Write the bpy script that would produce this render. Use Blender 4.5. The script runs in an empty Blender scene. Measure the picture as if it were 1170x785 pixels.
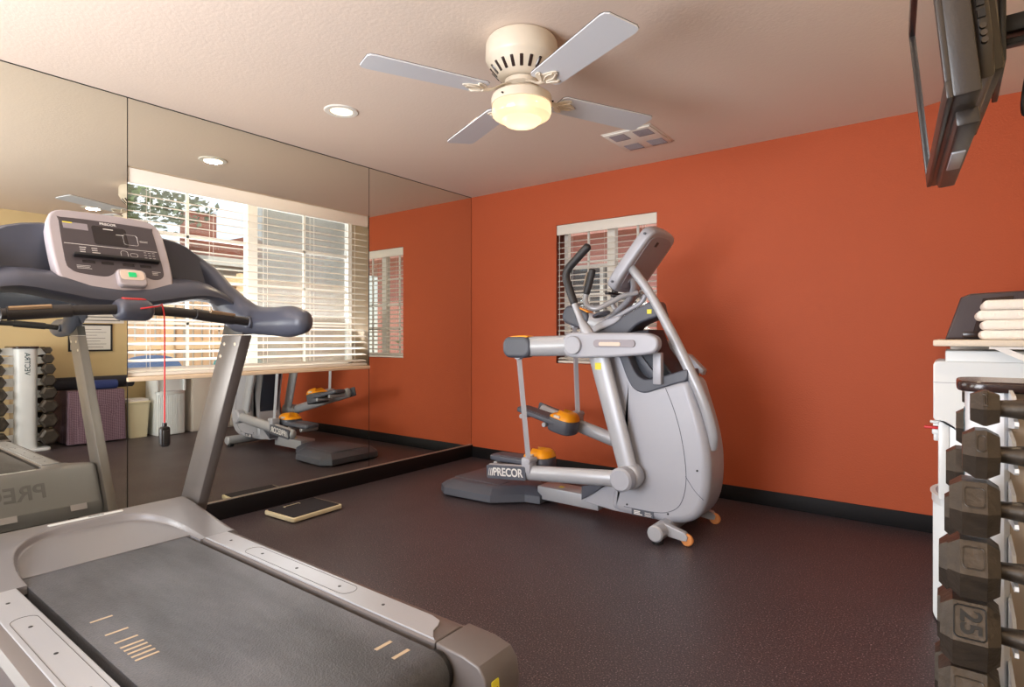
import bpy, bmesh, math, random
from mathutils import Vector, Matrix
random.seed(7)
C = bpy.context.scene.collection
R = math.radians
sc = bpy.context.scene

# ---------------------------------------------------------------- camera, world, light, exposure
cd = bpy.data.cameras.new('camera'); cam = bpy.data.objects.new('camera', cd); C.objects.link(cam)
cam.location = (0, 0, 1.127); cam.rotation_euler = (R(90), 0, R(37.12))
cd.sensor_width = 36; cd.lens = 658/1170*36; cd.shift_y = -0.0064; cd.clip_start = 0.02
sc.camera = cam
sc.view_settings.view_transform = 'Standard'; sc.view_settings.look = 'None'
sc.view_settings.gamma = 1; sc.view_settings.use_curve_mapping = False
sc.view_settings.exposure = 0.0
w = bpy.data.worlds.new('sky'); sc.world = w; w.use_nodes = True
wn = w.node_tree; wn.nodes.clear()
wo = wn.nodes.new('ShaderNodeOutputWorld'); wb = wn.nodes.new('ShaderNodeBackground')
wt = wn.nodes.new('ShaderNodeTexCoord'); wno = wn.nodes.new('ShaderNodeTexNoise'); wr = wn.nodes.new('ShaderNodeValToRGB')
wno.inputs['Scale'].default_value = 2.5; wno.inputs['Detail'].default_value = 6
wr.color_ramp.elements[0].position = .4; wr.color_ramp.elements[0].color = (.62, .78, .97, 1)
wr.color_ramp.elements[1].position = .6; wr.color_ramp.elements[1].color = (1, .98, .95, 1)
wn.links.new(wt.outputs['Generated'], wno.inputs['Vector']); wn.links.new(wno.outputs['Fac'], wr.inputs['Fac'])
wn.links.new(wr.outputs['Color'], wb.inputs['Color']); wb.inputs['Strength'].default_value = 1.5
wn.links.new(wb.outputs['Background'], wo.inputs['Surface'])
SUN = 3.2; DAYLIGHT = 42; REAR_FILL = 215; CAN = 7; GLOBE = .35

def light(name, kind, loc, rot, energy, color=(1, 1, 1), size=None, size_y=None):
    l = bpy.data.lights.new(name, kind); l.energy = energy; l.color = color
    if kind == 'AREA':
        l.shape = 'RECTANGLE' if size_y else 'DISK'; l.size = size
        if size_y: l.size_y = size_y
    elif size is not None and kind == 'POINT': l.shadow_soft_size = size
    elif size is not None: l.angle = size
    o = bpy.data.objects.new(name, l); C.objects.link(o); o.location = loc; o.rotation_euler = rot
    return o
light('sun', 'SUN', (0, 0, 8), Vector((-.62, .42, -.66)).to_track_quat('-Z', 'Y').to_euler(), SUN, (1, .95, .86), R(3))
# upward daylight lamp at the patio window; unseen fill lamp added behind the camera
light('window_daylight', 'AREA', (-3.95, 2.07, 1.42), (0, R(-130), 0), DAYLIGHT, (.95, .97, 1), 1.1, 1.6)
light('rear_fill_lamp', 'AREA', (-2.0, -1.75, 1.2), (R(136), 0, R(-4)), REAR_FILL, (.93, .95, 1), 2.0, 1.9)

# ---------------------------------------------------------------- materials
def lin(c): return c/12.92 if c <= .04045 else ((c+.055)/1.055)**2.4
def S(r, g, b): return (lin(r/255), lin(g/255), lin(b/255), 1)
def mat(name, col, rough=.5, metal=0, spec=.5, bump=0, scale=80, vary=0, vscale=6, emit=0, coat=0, alpha=None):
    m = bpy.data.materials.new(name); m.use_nodes = True; nt = m.node_tree; b = nt.nodes['Principled BSDF']
    b.inputs['Base Color'].default_value = col; b.inputs['Roughness'].default_value = rough
    b.inputs['Metallic'].default_value = metal; b.inputs['Specular IOR Level'].default_value = spec
    b.inputs['Coat Weight'].default_value = coat
    tc = nt.nodes.new('ShaderNodeTexCoord')
    if bump:
        n = nt.nodes.new('ShaderNodeTexNoise'); n.inputs['Scale'].default_value = scale; n.inputs['Detail'].default_value = 4
        bp = nt.nodes.new('ShaderNodeBump'); bp.inputs['Strength'].default_value = bump; bp.inputs['Distance'].default_value = .004
        nt.links.new(tc.outputs['Object'], n.inputs['Vector']); nt.links.new(n.outputs['Fac'], bp.inputs['Height'])
        nt.links.new(bp.outputs['Normal'], b.inputs['Normal'])
    if vary:
        n = nt.nodes.new('ShaderNodeTexNoise'); n.inputs['Scale'].default_value = vscale; n.inputs['Detail'].default_value = 5
        mx = nt.nodes.new('ShaderNodeMixRGB'); mx.inputs['Color1'].default_value = tuple(c*(1-vary) for c in col[:3])+(1,)
        mx.inputs['Color2'].default_value = tuple(min(1, c*(1+vary)) for c in col[:3])+(1,)
        nt.links.new(tc.outputs['Object'], n.inputs['Vector']); nt.links.new(n.outputs['Fac'], mx.inputs['Fac'])
        nt.links.new(mx.outputs['Color'], b.inputs['Base Color'])
    if emit:
        b.inputs['Emission Color'].default_value = col; b.inputs['Emission Strength'].default_value = emit
    return m
M = {}
M['ceiling'] = mat('ceiling_paint', S(226, 208, 194), .9, bump=.25, scale=60)
M['beige'] = mat('beige_paint', S(214, 190, 146), .85, bump=.15, scale=120)
M['orange'] = mat('orange_paint', S(184, 85, 48), .62, spec=.35, bump=.35, scale=110, vary=.03, vscale=3)
M['baseboard'] = mat('black_vinyl', S(20, 18, 20), .6, spec=.3)
M['white'] = mat('white_paint', S(232, 228, 220), .5)
M['white_gloss'] = mat('white_plastic', S(226, 230, 232), .3)
M['cream'] = mat('cream_plastic', S(222, 212, 180), .4)
M['slat'] = mat('blind_slats', S(226, 220, 210), .55)
M['reveal'] = mat('reveal_paint', S(226, 202, 172), .8)
M['metal_trim'] = mat('mirror_trim', S(226, 216, 200), .3, metal=.7)
M['amt_light'] = mat('silver_grey_plastic', S(168, 169, 178), .4, metal=.1, spec=.5)
M['amt_tube'] = mat('silver_grey_tube', S(172, 173, 179), .38, metal=.2)
M['amt_dark'] = mat('charcoal_plastic', S(80, 83, 94), .45)
M['amt_navy'] = mat('deep_navy_plastic', S(38, 44, 58), .5)
M['amt_back'] = mat('mauve_grey_plastic', S(150, 144, 152), .45)
M['orange_plastic'] = mat('amber_plastic', S(246, 160, 20), .35)
M['amber_wheel'] = mat('amber_wheel', S(214, 140, 80), .4)
M['yellow'] = mat('yellow_sticker', S(232, 220, 60), .5)
M['black'] = mat('black_plastic', S(24, 23, 25), .4)
M['grip'] = mat('black_rubber_grip', S(44, 42, 44), .5, bump=.2, scale=300)
M['tm_body'] = mat('blue_grey_plastic', S(72, 75, 88), .38, bump=.05, scale=500)
M['tm_recess'] = mat('blue_grey_recess', S(74, 76, 94), .5, bump=.1, scale=400)
M['tm_silver'] = mat('console_frame_plastic', S(172, 165, 170), .38)
M['tm_hood'] = mat('hood_metallic_plastic', S(132, 130, 133), .34, metal=.15)
M['tm_rail'] = mat('rail_metallic_plastic', S(168, 170, 176), .3, metal=.15, bump=.05, scale=400)
M['tm_upright'] = mat('upright_metal', S(120, 114, 112), .4, metal=.45)
M['tm_cap'] = mat('end_cap_plastic', S(104, 98, 97), .35)
M['tm_dark'] = mat('treadmill_dark_plastic', S(52, 50, 50), .4)
M['panel'] = mat('console_panel', S(72, 66, 70), .35)
M['screen'] = mat('dark_screen', S(40, 34, 34), .12)
M['tan_plate'] = mat('pulse_sensor_plate', S(196, 170, 140), .3, metal=.6)
M['green'] = mat('green_start_key', S(30, 200, 120), .4, emit=.25)
M['red'] = mat('red_plastic', S(196, 38, 44), .4)
M['ink'] = mat('white_ink', S(215, 212, 210), .6)
M['dark_ink'] = mat('dark_ink', S(60, 84, 90), .6)
M['stripe'] = mat('tan_stripe', S(186, 166, 140), .7)
M['iron'] = mat('worn_grey_iron', S(66, 58, 51), .4, metal=.35, bump=.7, scale=45, vary=.55, vscale=26)
M['mark'] = mat('dark_mould_line', S(14, 12, 11), .6)
M['handle_iron'] = mat('handle_steel', S(74, 67, 60), .38, metal=.6, bump=.2, scale=90, vary=.35, vscale=30)
M['rack_white'] = mat('rack_white_enamel', S(222, 224, 228), .35)
M['rack_beige'] = mat('rack_beige_panel', S(196, 176, 154), .6)
M['rack_cap'] = mat('dark_brown_cap', S(50, 36, 34), .18)
M['towel'] = mat('towel_terry', S(246, 238, 230), .95, bump=1, scale=260)
M['tv'] = mat('tv_shell', S(52, 46, 44), .35, bump=.1, scale=200)
M['tv_screen'] = mat('tv_screen', S(16, 14, 14), .06, spec=.9, coat=1)
M['counter'] = mat('speckled_laminate', S(214, 200, 182), .5, vary=.12, vscale=300)
M['cabinet'] = mat('cabinet_laminate', S(216, 208, 198), .5)
M['box_brown'] = mat('dark_brown_plastic', S(62, 48, 50), .4)
M['mat_black'] = mat('black_foam', S(36, 34, 42), .8, bump=.4, scale=200)
M['mat_blue'] = mat('blue_foam', S(42, 56, 110), .8, bump=.4, scale=200)
M['paper'] = mat('paper', S(226, 222, 220), .7)
M['frame'] = mat('black_frame', S(30, 26, 26), .4)
M['bracket'] = mat('white_steel', S(236, 232, 228), .4)
M['stucco'] = mat('stucco', S(206, 196, 180), .9, bump=.3, scale=30)
M['grey_stucco'] = mat('grey_stucco', S(158, 153, 150), .9, bump=.3, scale=30)
M['pink_stucco'] = mat('pink_stucco', S(214, 150, 142), .9, bump=.3, scale=30)
M['roof_tile'] = mat('roof_tile', S(150, 92, 76), .8, vary=.3, vscale=12)
M['roof_tile2'] = mat('pale_roof_tile', S(206, 150, 138), .8, vary=.3, vscale=14)
M['fence'] = mat('cedar_board', S(212, 174, 138), .8, vary=.2, vscale=5)
M['post'] = mat('pale_post', S(236, 200, 156), .7)
M['patio'] = mat('patio_concrete', S(190, 182, 170), .9)
M['bark'] = mat('bark', S(90, 70, 54), .9)
M['leaf'] = mat('green_leaf', S(96, 118, 66), .7, vary=.5, vscale=3)
M['leaf2'] = mat('grey_green_leaf', S(124, 138, 112), .7, vary=.5, vscale=3)
M['chair_blue'] = mat('blue_plastic', S(70, 96, 140), .5)
M['chair_teal'] = mat('teal_plastic', S(72, 170, 170), .5)
M['dark_glass'] = mat('dark_glass', S(70, 60, 56), .1)

def mirror_mat():
    m = bpy.data.materials.new('mirror_glass'); m.use_nodes = True; b = m.node_tree.nodes['Principled BSDF']
    b.inputs['Base Color'].default_value = (.80, .80, .72, 1); b.inputs['Metallic'].default_value = 1; b.inputs['Roughness'].default_value = .004
    return m
M['mirror'] = mirror_mat()
def glass_mat(name, tint, gl=.06):
    m = bpy.data.materials.new(name); m.use_nodes = True; nt = m.node_tree; nt.nodes.clear()
    o = nt.nodes.new('ShaderNodeOutputMaterial'); t = nt.nodes.new('ShaderNodeBsdfTransparent'); g = nt.nodes.new('ShaderNodeBsdfGlossy')
    mx = nt.nodes.new('ShaderNodeMixShader'); t.inputs['Color'].default_value = tint; g.inputs['Roughness'].default_value = .02
    mx.inputs['Fac'].default_value = gl
    nt.links.new(t.outputs[0], mx.inputs[1]); nt.links.new(g.outputs[0], mx.inputs[2]); nt.links.new(mx.outputs[0], o.inputs[0])
    return m
M['glass'] = glass_mat('window_glass', (.95, .97, .96, 1))
def screen_mat():
    m = bpy.data.materials.new('insect_mesh'); m.use_nodes = True; nt = m.node_tree; nt.nodes.clear()
    o = nt.nodes.new('ShaderNodeOutputMaterial'); t = nt.nodes.new('ShaderNodeBsdfTransparent'); g = nt.nodes.new('ShaderNodeBsdfDiffuse')
    mx = nt.nodes.new('ShaderNodeMixShader'); g.inputs['Color'].default_value = S(200, 198, 196); mx.inputs['Fac'].default_value = .45
    nt.links.new(t.outputs[0], mx.inputs[1]); nt.links.new(g.outputs[0], mx.inputs[2]); nt.links.new(mx.outputs[0], o.inputs[0])
    return m
M['insect'] = screen_mat()
def globe_mat():
    m = bpy.data.materials.new('frosted_globe'); m.use_nodes = True; nt = m.node_tree; nt.nodes.clear()
    o = nt.nodes.new('ShaderNodeOutputMaterial'); t = nt.nodes.new('ShaderNodeBsdfTranslucent'); g = nt.nodes.new('ShaderNodeBsdfGlossy')
    tr = nt.nodes.new('ShaderNodeBsdfTransparent'); em = nt.nodes.new('ShaderNodeEmission'); m1 = nt.nodes.new('ShaderNodeMixShader'); m2 = nt.nodes.new('ShaderNodeMixShader'); ad = nt.nodes.new('ShaderNodeAddShader')
    t.inputs['Color'].default_value = (1, .88, .76, 1); tr.inputs['Color'].default_value = (1, .95, .85, 1); g.inputs['Roughness'].default_value = .15
    em.inputs['Color'].default_value = (1, .66, .42, 1); em.inputs['Strength'].default_value = .34
    m1.inputs['Fac'].default_value = .30; m2.inputs['Fac'].default_value = .10
    nt.links.new(t.outputs[0], m1.inputs[1]); nt.links.new(tr.outputs[0], m1.inputs[2]); nt.links.new(m1.outputs[0], m2.inputs[1]); nt.links.new(g.outputs[0], m2.inputs[2])
    nt.links.new(m2.outputs[0], ad.inputs[0]); nt.links.new(em.outputs[0], ad.inputs[1]); nt.links.new(ad.outputs[0], o.inputs[0])
    return m
M['globe'] = globe_mat()
M['lens'] = mat('lit_lens', (1, .86, .62, 1), .5, emit=1.6)
def floor_mat():
    m = bpy.data.materials.new('speckled_rubber'); m.use_nodes = True; nt = m.node_tree; b = nt.nodes['Principled BSDF']
    tc = nt.nodes.new('ShaderNodeTexCoord')
    n1 = nt.nodes.new('ShaderNodeTexNoise'); n1.inputs['Scale'].default_value = 170; n1.inputs['Detail'].default_value = 2
    r1 = nt.nodes.new('ShaderNodeValToRGB'); e = r1.color_ramp.elements
    e[0].position = .38; e[0].color = S(48, 43, 47); e[1].position = .60; e[1].color = S(80, 71, 77)
    a = e.new(.65); a.color = S(116, 92, 92); a = e.new(.72); a.color = S(160, 150, 158)
    nt.links.new(tc.outputs['Object'], n1.inputs['Vector']); nt.links.new(n1.outputs['Fac'], r1.inputs['Fac'])
    nt.links.new(r1.outputs['Color'], b.inputs['Base Color'])
    n2 = nt.nodes.new('ShaderNodeTexNoise'); n2.inputs['Scale'].default_value = 2.2; n2.inputs['Detail'].default_value = 6
    mr = nt.nodes.new('ShaderNodeMapRange'); mr.inputs['To Min'].default_value = .36; mr.inputs['To Max'].default_value = .56
    nt.links.new(tc.outputs['Object'], n2.inputs['Vector']); nt.links.new(n2.outputs['Fac'], mr.inputs['Value']); nt.links.new(mr.outputs[0], b.inputs['Roughness'])
    bp = nt.nodes.new('ShaderNodeBump'); bp.inputs['Strength'].default_value = .35; bp.inputs['Distance'].default_value = .002
    n3 = nt.nodes.new('ShaderNodeTexNoise'); n3.inputs['Scale'].default_value = 120
    nt.links.new(tc.outputs['Object'], n3.inputs['Vector']); nt.links.new(n3.outputs['Fac'], bp.inputs['Height']); nt.links.new(bp.outputs['Normal'], b.inputs['Normal'])
    return m
M['floor'] = floor_mat()
def belt_mat():
    m = bpy.data.materials.new('running_belt'); m.use_nodes = True; nt = m.node_tree; b = nt.nodes['Principled BSDF']
    tc = nt.nodes.new('ShaderNodeTexCoord'); b.inputs['Roughness'].default_value = .5
    n = nt.nodes.new('ShaderNodeTexNoise'); n.inputs['Scale'].default_value = 3; n.inputs['Detail'].default_value = 8; n.inputs['Roughness'].default_value = .65
    mp = nt.nodes.new('ShaderNodeMapping'); mp.inputs['Scale'].default_value = (.5, 1.6, 1)
    r = nt.nodes.new('ShaderNodeValToRGB'); r.color_ramp.elements[0].position = .35; r.color_ramp.elements[0].color = S(62, 63, 67)
    r.color_ramp.elements[1].position = .68; r.color_ramp.elements[1].color = S(98, 99, 105)
    nt.links.new(tc.outputs['Object'], mp.inputs[0]); nt.links.new(mp.outputs[0], n.inputs['Vector']); nt.links.new(n.outputs['Fac'], r.inputs['Fac'])
    v = nt.nodes.new('ShaderNodeTexVoronoi'); v.inputs['Scale'].default_value = 190
    mx = nt.nodes.new('ShaderNodeMixRGB'); mx.blend_type = 'MULTIPLY'; mx.inputs['Fac'].default_value = .5
    rr = nt.nodes.new('ShaderNodeValToRGB'); rr.color_ramp.elements[0].color = (.35, .35, .35, 1); rr.color_ramp.elements[1].position = .5
    nt.links.new(tc.outputs['Object'], v.inputs['Vector']); nt.links.new(v.outputs['Distance'], rr.inputs['Fac'])
    nt.links.new(r.outputs['Color'], mx.inputs['Color1']); nt.links.new(rr.outputs['Color'], mx.inputs['Color2']); nt.links.new(mx.outputs['Color'], b.inputs['Base Color'])
    bp = nt.nodes.new('ShaderNodeBump'); bp.inputs['Strength'].default_value = .4; bp.inputs['Distance'].default_value = .002
    nt.links.new(v.outputs['Distance'], bp.inputs['Height']); nt.links.new(bp.outputs['Normal'], b.inputs['Normal'])
    return m
M['belt'] = belt_mat()
def hamper_mat():
    m = bpy.data.materials.new('purple_patterned_fabric'); m.use_nodes = True; nt = m.node_tree; b = nt.nodes['Principled BSDF']
    tc = nt.nodes.new('ShaderNodeTexCoord'); b.inputs['Roughness'].default_value = .9
    ck = nt.nodes.new('ShaderNodeTexChecker'); ck.inputs['Scale'].default_value = 100; ck.inputs['Color1'].default_value = S(78, 48, 66); ck.inputs['Color2'].default_value = S(140, 116, 128)
    mp = nt.nodes.new('ShaderNodeMapping'); mp.inputs['Rotation'].default_value = (R(45), 0, 0)
    nt.links.new(tc.outputs['Object'], mp.inputs[0]); nt.links.new(mp.outputs[0], ck.inputs['Vector']); nt.links.new(ck.outputs['Color'], b.inputs['Base Color'])
    return m
M['hamper'] = hamper_mat()

# ---------------------------------------------------------------- mesh helpers (all coordinates are metres in the room)
def ring_faces(bm, rings, closed=True, cap0=True, cap1=True):
    n = len(rings[0])
    for a, b in zip(rings[:-1], rings[1:]):
        for i in range(n if closed else n-1):
            j = (i+1) % n
            try: bm.faces.new((a[i], a[j], b[j], b[i]))
            except ValueError: pass
    if cap0:
        bm.faces.new(list(reversed(rings[0])))
    if cap1:
        bm.faces.new(rings[-1])
def box(bm, x0, x1, y0, y1, z0, z1, bev=0, seg=2, mtx=None):
    t = bmesh.new()
    g = bmesh.ops.create_cube(t, size=1)
    for v in t.verts:
        v.co = Vector((x0 if v.co.x < 0 else x1, y0 if v.co.y < 0 else y1, z0 if v.co.z < 0 else z1))
    if bev:
        bmesh.ops.bevel(t, geom=list(t.edges), offset=bev, segments=seg, profile=.5, affect='EDGES', clamp_overlap=True)
    if mtx: t.transform(mtx)
    merge(bm, t)
def merge(bm, t):
    me = bpy.data.meshes.new('tmp'); t.to_mesh(me); t.free(); bm.from_mesh(me); bpy.data.meshes.remove(me)
AX = {'x': lambda p, a: Vector((a, p[0], p[1])), 'y': lambda p, a: Vector((p[0], a, p[1])), 'z': lambda p, a: Vector((p[0], p[1], a))}
def area2(o): return sum(o[i][0]*o[(i+1) % len(o)][1]-o[(i+1) % len(o)][0]*o[i][1] for i in range(len(o)))/2
def inset(o, d):
    n = len(o); s = 1 if area2(o) > 0 else -1; out = []
    for i in range(n):
        a = Vector(o[i-1]); b = Vector(o[i]); c = Vector(o[(i+1) % n])
        e1 = (b-a).normalized(); e2 = (c-b).normalized()
        n1 = Vector((-e1.y, e1.x))*s; n2 = Vector((-e2.y, e2.x))*s
        m = n1+n2
        if m.length < 1e-6: m = n1
        m = m.normalized(); k = max(.5, m.dot(n1))
        out.append(tuple(b+m*d/k))
    return out
def prism(bm, o, axis, a0, a1, r=0, k=4, mtx=None):
    t = bmesh.new(); rings = []
    if r:
        st = [(r*(1-math.cos(th)), r*(1-math.sin(th))) for th in [math.pi/2*i/k for i in range(k+1)]]
        st = [(r*(1-math.sin(math.pi/2*i/k)), r*(1-math.cos(math.pi/2*i/k))) for i in range(k+1)]
        lv = [(a0+b, a) for a, b in st]+[(a1-b, a) for a, b in reversed(st)]
    else: lv = [(a0, 0), (a1, 0)]
    for a, d in lv:
        oo = inset(o, d) if d > 1e-6 else o
        rings.append([t.verts.new(AX[axis](p, a)) for p in oo])
    ring_faces(t, rings)
    caps = [f for f in t.faces if len(f.verts) > 4]
    if r:
        for f in caps:
            for e in f.edges: e.smooth = False
    if caps and len(o) > 4: bmesh.ops.triangulate(t, faces=caps)
    if mtx: t.transform(mtx)
    merge(bm, t)
def cat(pts, n=6, closed=False):
    P = [Vector(p) for p in pts]; out = []; m = len(P)
    for i in range(m if closed else m-1):
        if closed: a, b, c, d = P[i-1], P[i], P[(i+1) % m], P[(i+2) % m]
        else: a, b, c, d = P[max(i-1, 0)], P[i], P[i+1], P[min(i+2, m-1)]
        for j in range(n):
            t = j/n
            out.append(.5*((2*b)+(c-a)*t+(2*a-5*b+4*c-d)*t*t+(3*b-a-3*c+d)*t**3))
    if not closed: out.append(P[-1])
    return out
def c2(pts, n=6): return [tuple(p) for p in cat([Vector((p[0], p[1])) for p in pts], n, True)]
def tube(bm, pts, r, seg=14, n=6, cap=.5, up=(0, 1, 0), smooth=True):
    """r: number, (ra, rb), or a list of these along pts; ra lies along up, rb across it"""
    rs = r if isinstance(r, list) else [r]*len(pts)
    rs = [(a, a) if not isinstance(a, tuple) else a for a in rs]
    if smooth and len(pts) > 1:
        P = cat(pts, n); Q = [tuple(q) for q in cat([Vector(a) for a in rs], n)]
    else: P = [Vector(p) for p in pts]; Q = rs
    rings = []; up = Vector(up).normalized(); N = len(P); data = []
    for i in range(N):
        d = (P[min(i+1, N-1)]-P[max(i-1, 0)]).normalized()
        s = d.cross(up)
        if s.length < 1e-3: s = d.cross(Vector((1, .01, 0)))
        s.normalize(); u = s.cross(d).normalized()
        data.append((P[i], d, s, u, Q[i]))
    full = []
    if cap:
        p, d, s, u, q = data[0]
        for k in range(4):
            th = math.pi/2*k/4; full.append((p-d*cap*min(q)*math.cos(th), s, u, (q[0]*max(.05, math.sin(th)), q[1]*max(.05, math.sin(th)))))
    for p, d, s, u, q in data: full.append((p, s, u, q))
    if cap:
        p, d, s, u, q = data[-1]
        for k in range(1, 5):
            th = math.pi/2*k/4; full.append((p+d*cap*min(q)*math.sin(th), s, u, (q[0]*max(.05, math.cos(th)), q[1]*max(.05, math.cos(th)))))
    for p, s, u, q in full:
        rings.append([bm.verts.new(p+u*q[0]*math.cos(2*math.pi*j/seg)+s*q[1]*math.sin(2*math.pi*j/seg)) for j in range(seg)])
    ring_faces(bm, rings)
def cyl(bm, p0, p1, r, seg=20, r1=None, bev=0):
    p0 = Vector(p0); p1 = Vector(p1); r1 = r if r1 is None else r1; d = (p1-p0).normalized()
    st = [(0, 0, -1)]
    pts = []
    if bev: pts = [(p0, r-bev), (p0+d*bev, r), (p1-d*bev, r1), (p1, r1-bev)]
    else: pts = [(p0, r), (p1, r1)]
    a = d.orthogonal().normalized(); b = d.cross(a)
    rings = [[bm.verts.new(p+a*q*math.cos(2*math.pi*j/seg)+b*q*math.sin(2*math.pi*j/seg)) for j in range(seg)] for p, q in pts]
    ring_faces(bm, rings)
def lathe(bm, prof, cx, cy, seg=48):
    rings = [[bm.verts.new((cx+r*math.cos(2*math.pi*j/seg), cy+r*math.sin(2*math.pi*j/seg), z)) for j in range(seg)] for r, z in prof]
    ring_faces(bm, rings, True, prof[0][0] > 0, prof[-1][0] > 0)
def rrect(w, h, r, cx=0, cy=0, n=5):
    o = []
    for sx, sy, a0 in ((1, 1, 0), (-1, 1, 90), (-1, -1, 180), (1, -1, 270)):
        for i in range(n+1):
            a = R(a0+90*i/n); o.append((cx+sx*(w/2-r)+r*math.cos(a), cy+sy*(h/2-r)+r*math.sin(a)))
    return o
def frame(o, u, v):
    u = Vector(u).normalized(); v = Vector(v).normalized(); n = u.cross(v).normalized()
    return Matrix(((u.x, v.x, n.x, o[0]), (u.y, v.y, n.y, o[1]), (u.z, v.z, n.z, o[2]), (0, 0, 0, 1)))
BASE = {}
def link(name, bm, m, parent=None, ang=32, base=None, label=None):
    bmesh.ops.remove_doubles(bm, verts=bm.verts, dist=1e-5)
    bmesh.ops.recalc_face_normals(bm, faces=bm.faces)
    for f in bm.faces: f.smooth = True
    for e in bm.edges:
        if len(e.link_faces) == 2 and e.calc_face_angle(0) > R(ang): e.smooth = False
    if parent is not None: b = BASE[parent.name]
    elif base is not None: b = Vector(base)
    else:
        xs = [v.co for v in bm.verts]
        b = Vector(((min(v.x for v in xs)+max(v.x for v in xs))/2, (min(v.y for v in xs)+max(v.y for v in xs))/2, min(v.z for v in xs)))
    bm.transform(Matrix.Translation(-b))
    me = bpy.data.meshes.new(name); bm.to_mesh(me); bm.free(); me.materials.append(m)
    o = bpy.data.objects.new(name, me); C.objects.link(o); BASE[o.name] = b
    if parent is not None: o.parent = parent
    else: o.location = b
    if label: o['label'] = label
    return o
def each(name, bm, m, parent, ang=32):
    """every loose piece of bm becomes an object of its own"""
    bmesh.ops.remove_doubles(bm, verts=bm.verts, dist=1e-5); seen = set(); out = []
    for v0 in list(bm.verts):
        if v0 in seen: continue
        st = [v0]; isl = []; seen.add(v0)
        while st:
            v = st.pop(); isl.append(v)
            for e in v.link_edges:
                w_ = e.other_vert(v)
                if w_ not in seen: seen.add(w_); st.append(w_)
        t = bmesh.new(); mp = {v: t.verts.new(v.co) for v in isl}; fs = set(f for v in isl for f in v.link_faces)
        for f in fs: t.faces.new([mp[v] for v in f.verts])
        out.append(link(name, t, m, parent, ang))
    bm.free(); return out
def thing(name, label, cat_, loc, group=None):
    o = bpy.data.objects.new(name, None); C.objects.link(o); o.location = loc; BASE[o.name] = Vector(loc)
    o.empty_display_size = .1
    return tag(o, label, cat_, group)
def tag(o, label, cat_, group=None, kind=None):
    o['label'] = label; o['category'] = cat_
    if group: o['group'] = group
    if kind: o['kind'] = kind
    return o
def struct(name, bm, m, label=None):
    o = link(name, bm, m); o['kind'] = 'structure'
    if label: o['label'] = label
    return o
def B(): return bmesh.new()
def bx(*a, **k):
    b = B(); box(b, *a, **k); return b
def text(name, s, size, m, parent, mtx, ext=.0008, align='CENTER', shear=0, bold=0, sx=1):
    cu = bpy.data.curves.new('t', 'FONT'); cu.body = s; cu.size = size; cu.extrude = ext; cu.align_x = align; cu.align_y = 'CENTER'
    cu.shear = shear; cu.offset = bold
    ob = bpy.data.objects.new('t', cu); C.objects.link(ob)
    me = bpy.data.meshes.new_from_object(ob); bpy.data.objects.remove(ob); bpy.data.curves.remove(cu)
    b = B(); b.from_mesh(me); bpy.data.meshes.remove(me)
    b.transform(mtx @ Matrix.Diagonal((sx, 1, 1, 1)))
    return link(name, b, m, parent)
def ink_lines(bm, mtx, x0, x1, y0, y1, n, fill=.35, seed=1, ext=.0006):
    rnd = random.Random(seed); dy = (y1-y0)/n
    for i in range(n):
        xx = x1-(x1-x0)*rnd.uniform(0, .4)
        box(bm, x0, xx, y0+dy*i, y0+dy*(i+fill), 0, ext, mtx=mtx)

# ---------------------------------------------------------------- the room
XL, XR, YB, YR, ZC = -3.58, .55, 4.10, -1.60, 2.44
W1 = (1.243, 2.893, .903, 2.063)            # patio window: y0, y1, z0, z1
W2 = (-2.634, -1.741, .905, 2.068)          # small window: x0, x1, z0, z1
struct('floor', bx(XL-.01, XR+.01, YR, YB+.01, -.1, 0), M['floor'])
struct('ceiling', bx(XL-.3, XR+.2, YR-.2, YB+.25, ZC, ZC+.12), M['ceiling'])
b = B(); xa, xb = XL-.26, XL-.006
box(b, xa, xb, YR-.2, W1[0], -.1, ZC); box(b, xa, xb, W1[1], YB+.25, -.1, ZC)
box(b, xa, xb, W1[0], W1[1], -.1, W1[2]); box(b, xa, xb, W1[0], W1[1], W1[3], ZC)
struct('wall_left', b, M['reveal'])
b = B(); ya, yb = YB, YB+.22
box(b, XL-.006, W2[0], ya, yb, -.1, ZC); box(b, W2[1], XR+.2, ya, yb, -.1, ZC)
box(b, W2[0], W2[1], ya, yb, -.1, W2[2]); box(b, W2[0], W2[1], ya, yb, W2[3], ZC)
struct('wall_back', b, M['orange'])
struct('wall_right', bx(XR, XR+.2, YR-.2, YB, -.1, ZC), M['beige'])
b = B()
box(b, XL-.006, -3.0, YR-.2, YR, 0, ZC); box(b, 0, XR, YR-.2, YR, 0, ZC); box(b, -3.0, 0, YR-.2, YR, 2.35, ZC)  # unseen opening, made to let the added rear fill lamp shine in
struct('wall_rear', b, M['beige'])
BB = .112
struct('baseboard_left', bx(XL-.006, XL+.014, YR, YB, 0, BB, bev=.003), M['baseboard'])
struct('baseboard_back', bx(XL+.014, XR-.012, YB-.012, YB, 0, .10, bev=.003), M['baseboard'])
struct('baseboard_right', bx(XR-.012, XR, YR, YB-.012, 0, .10, bev=.003), M['baseboard'])
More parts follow.
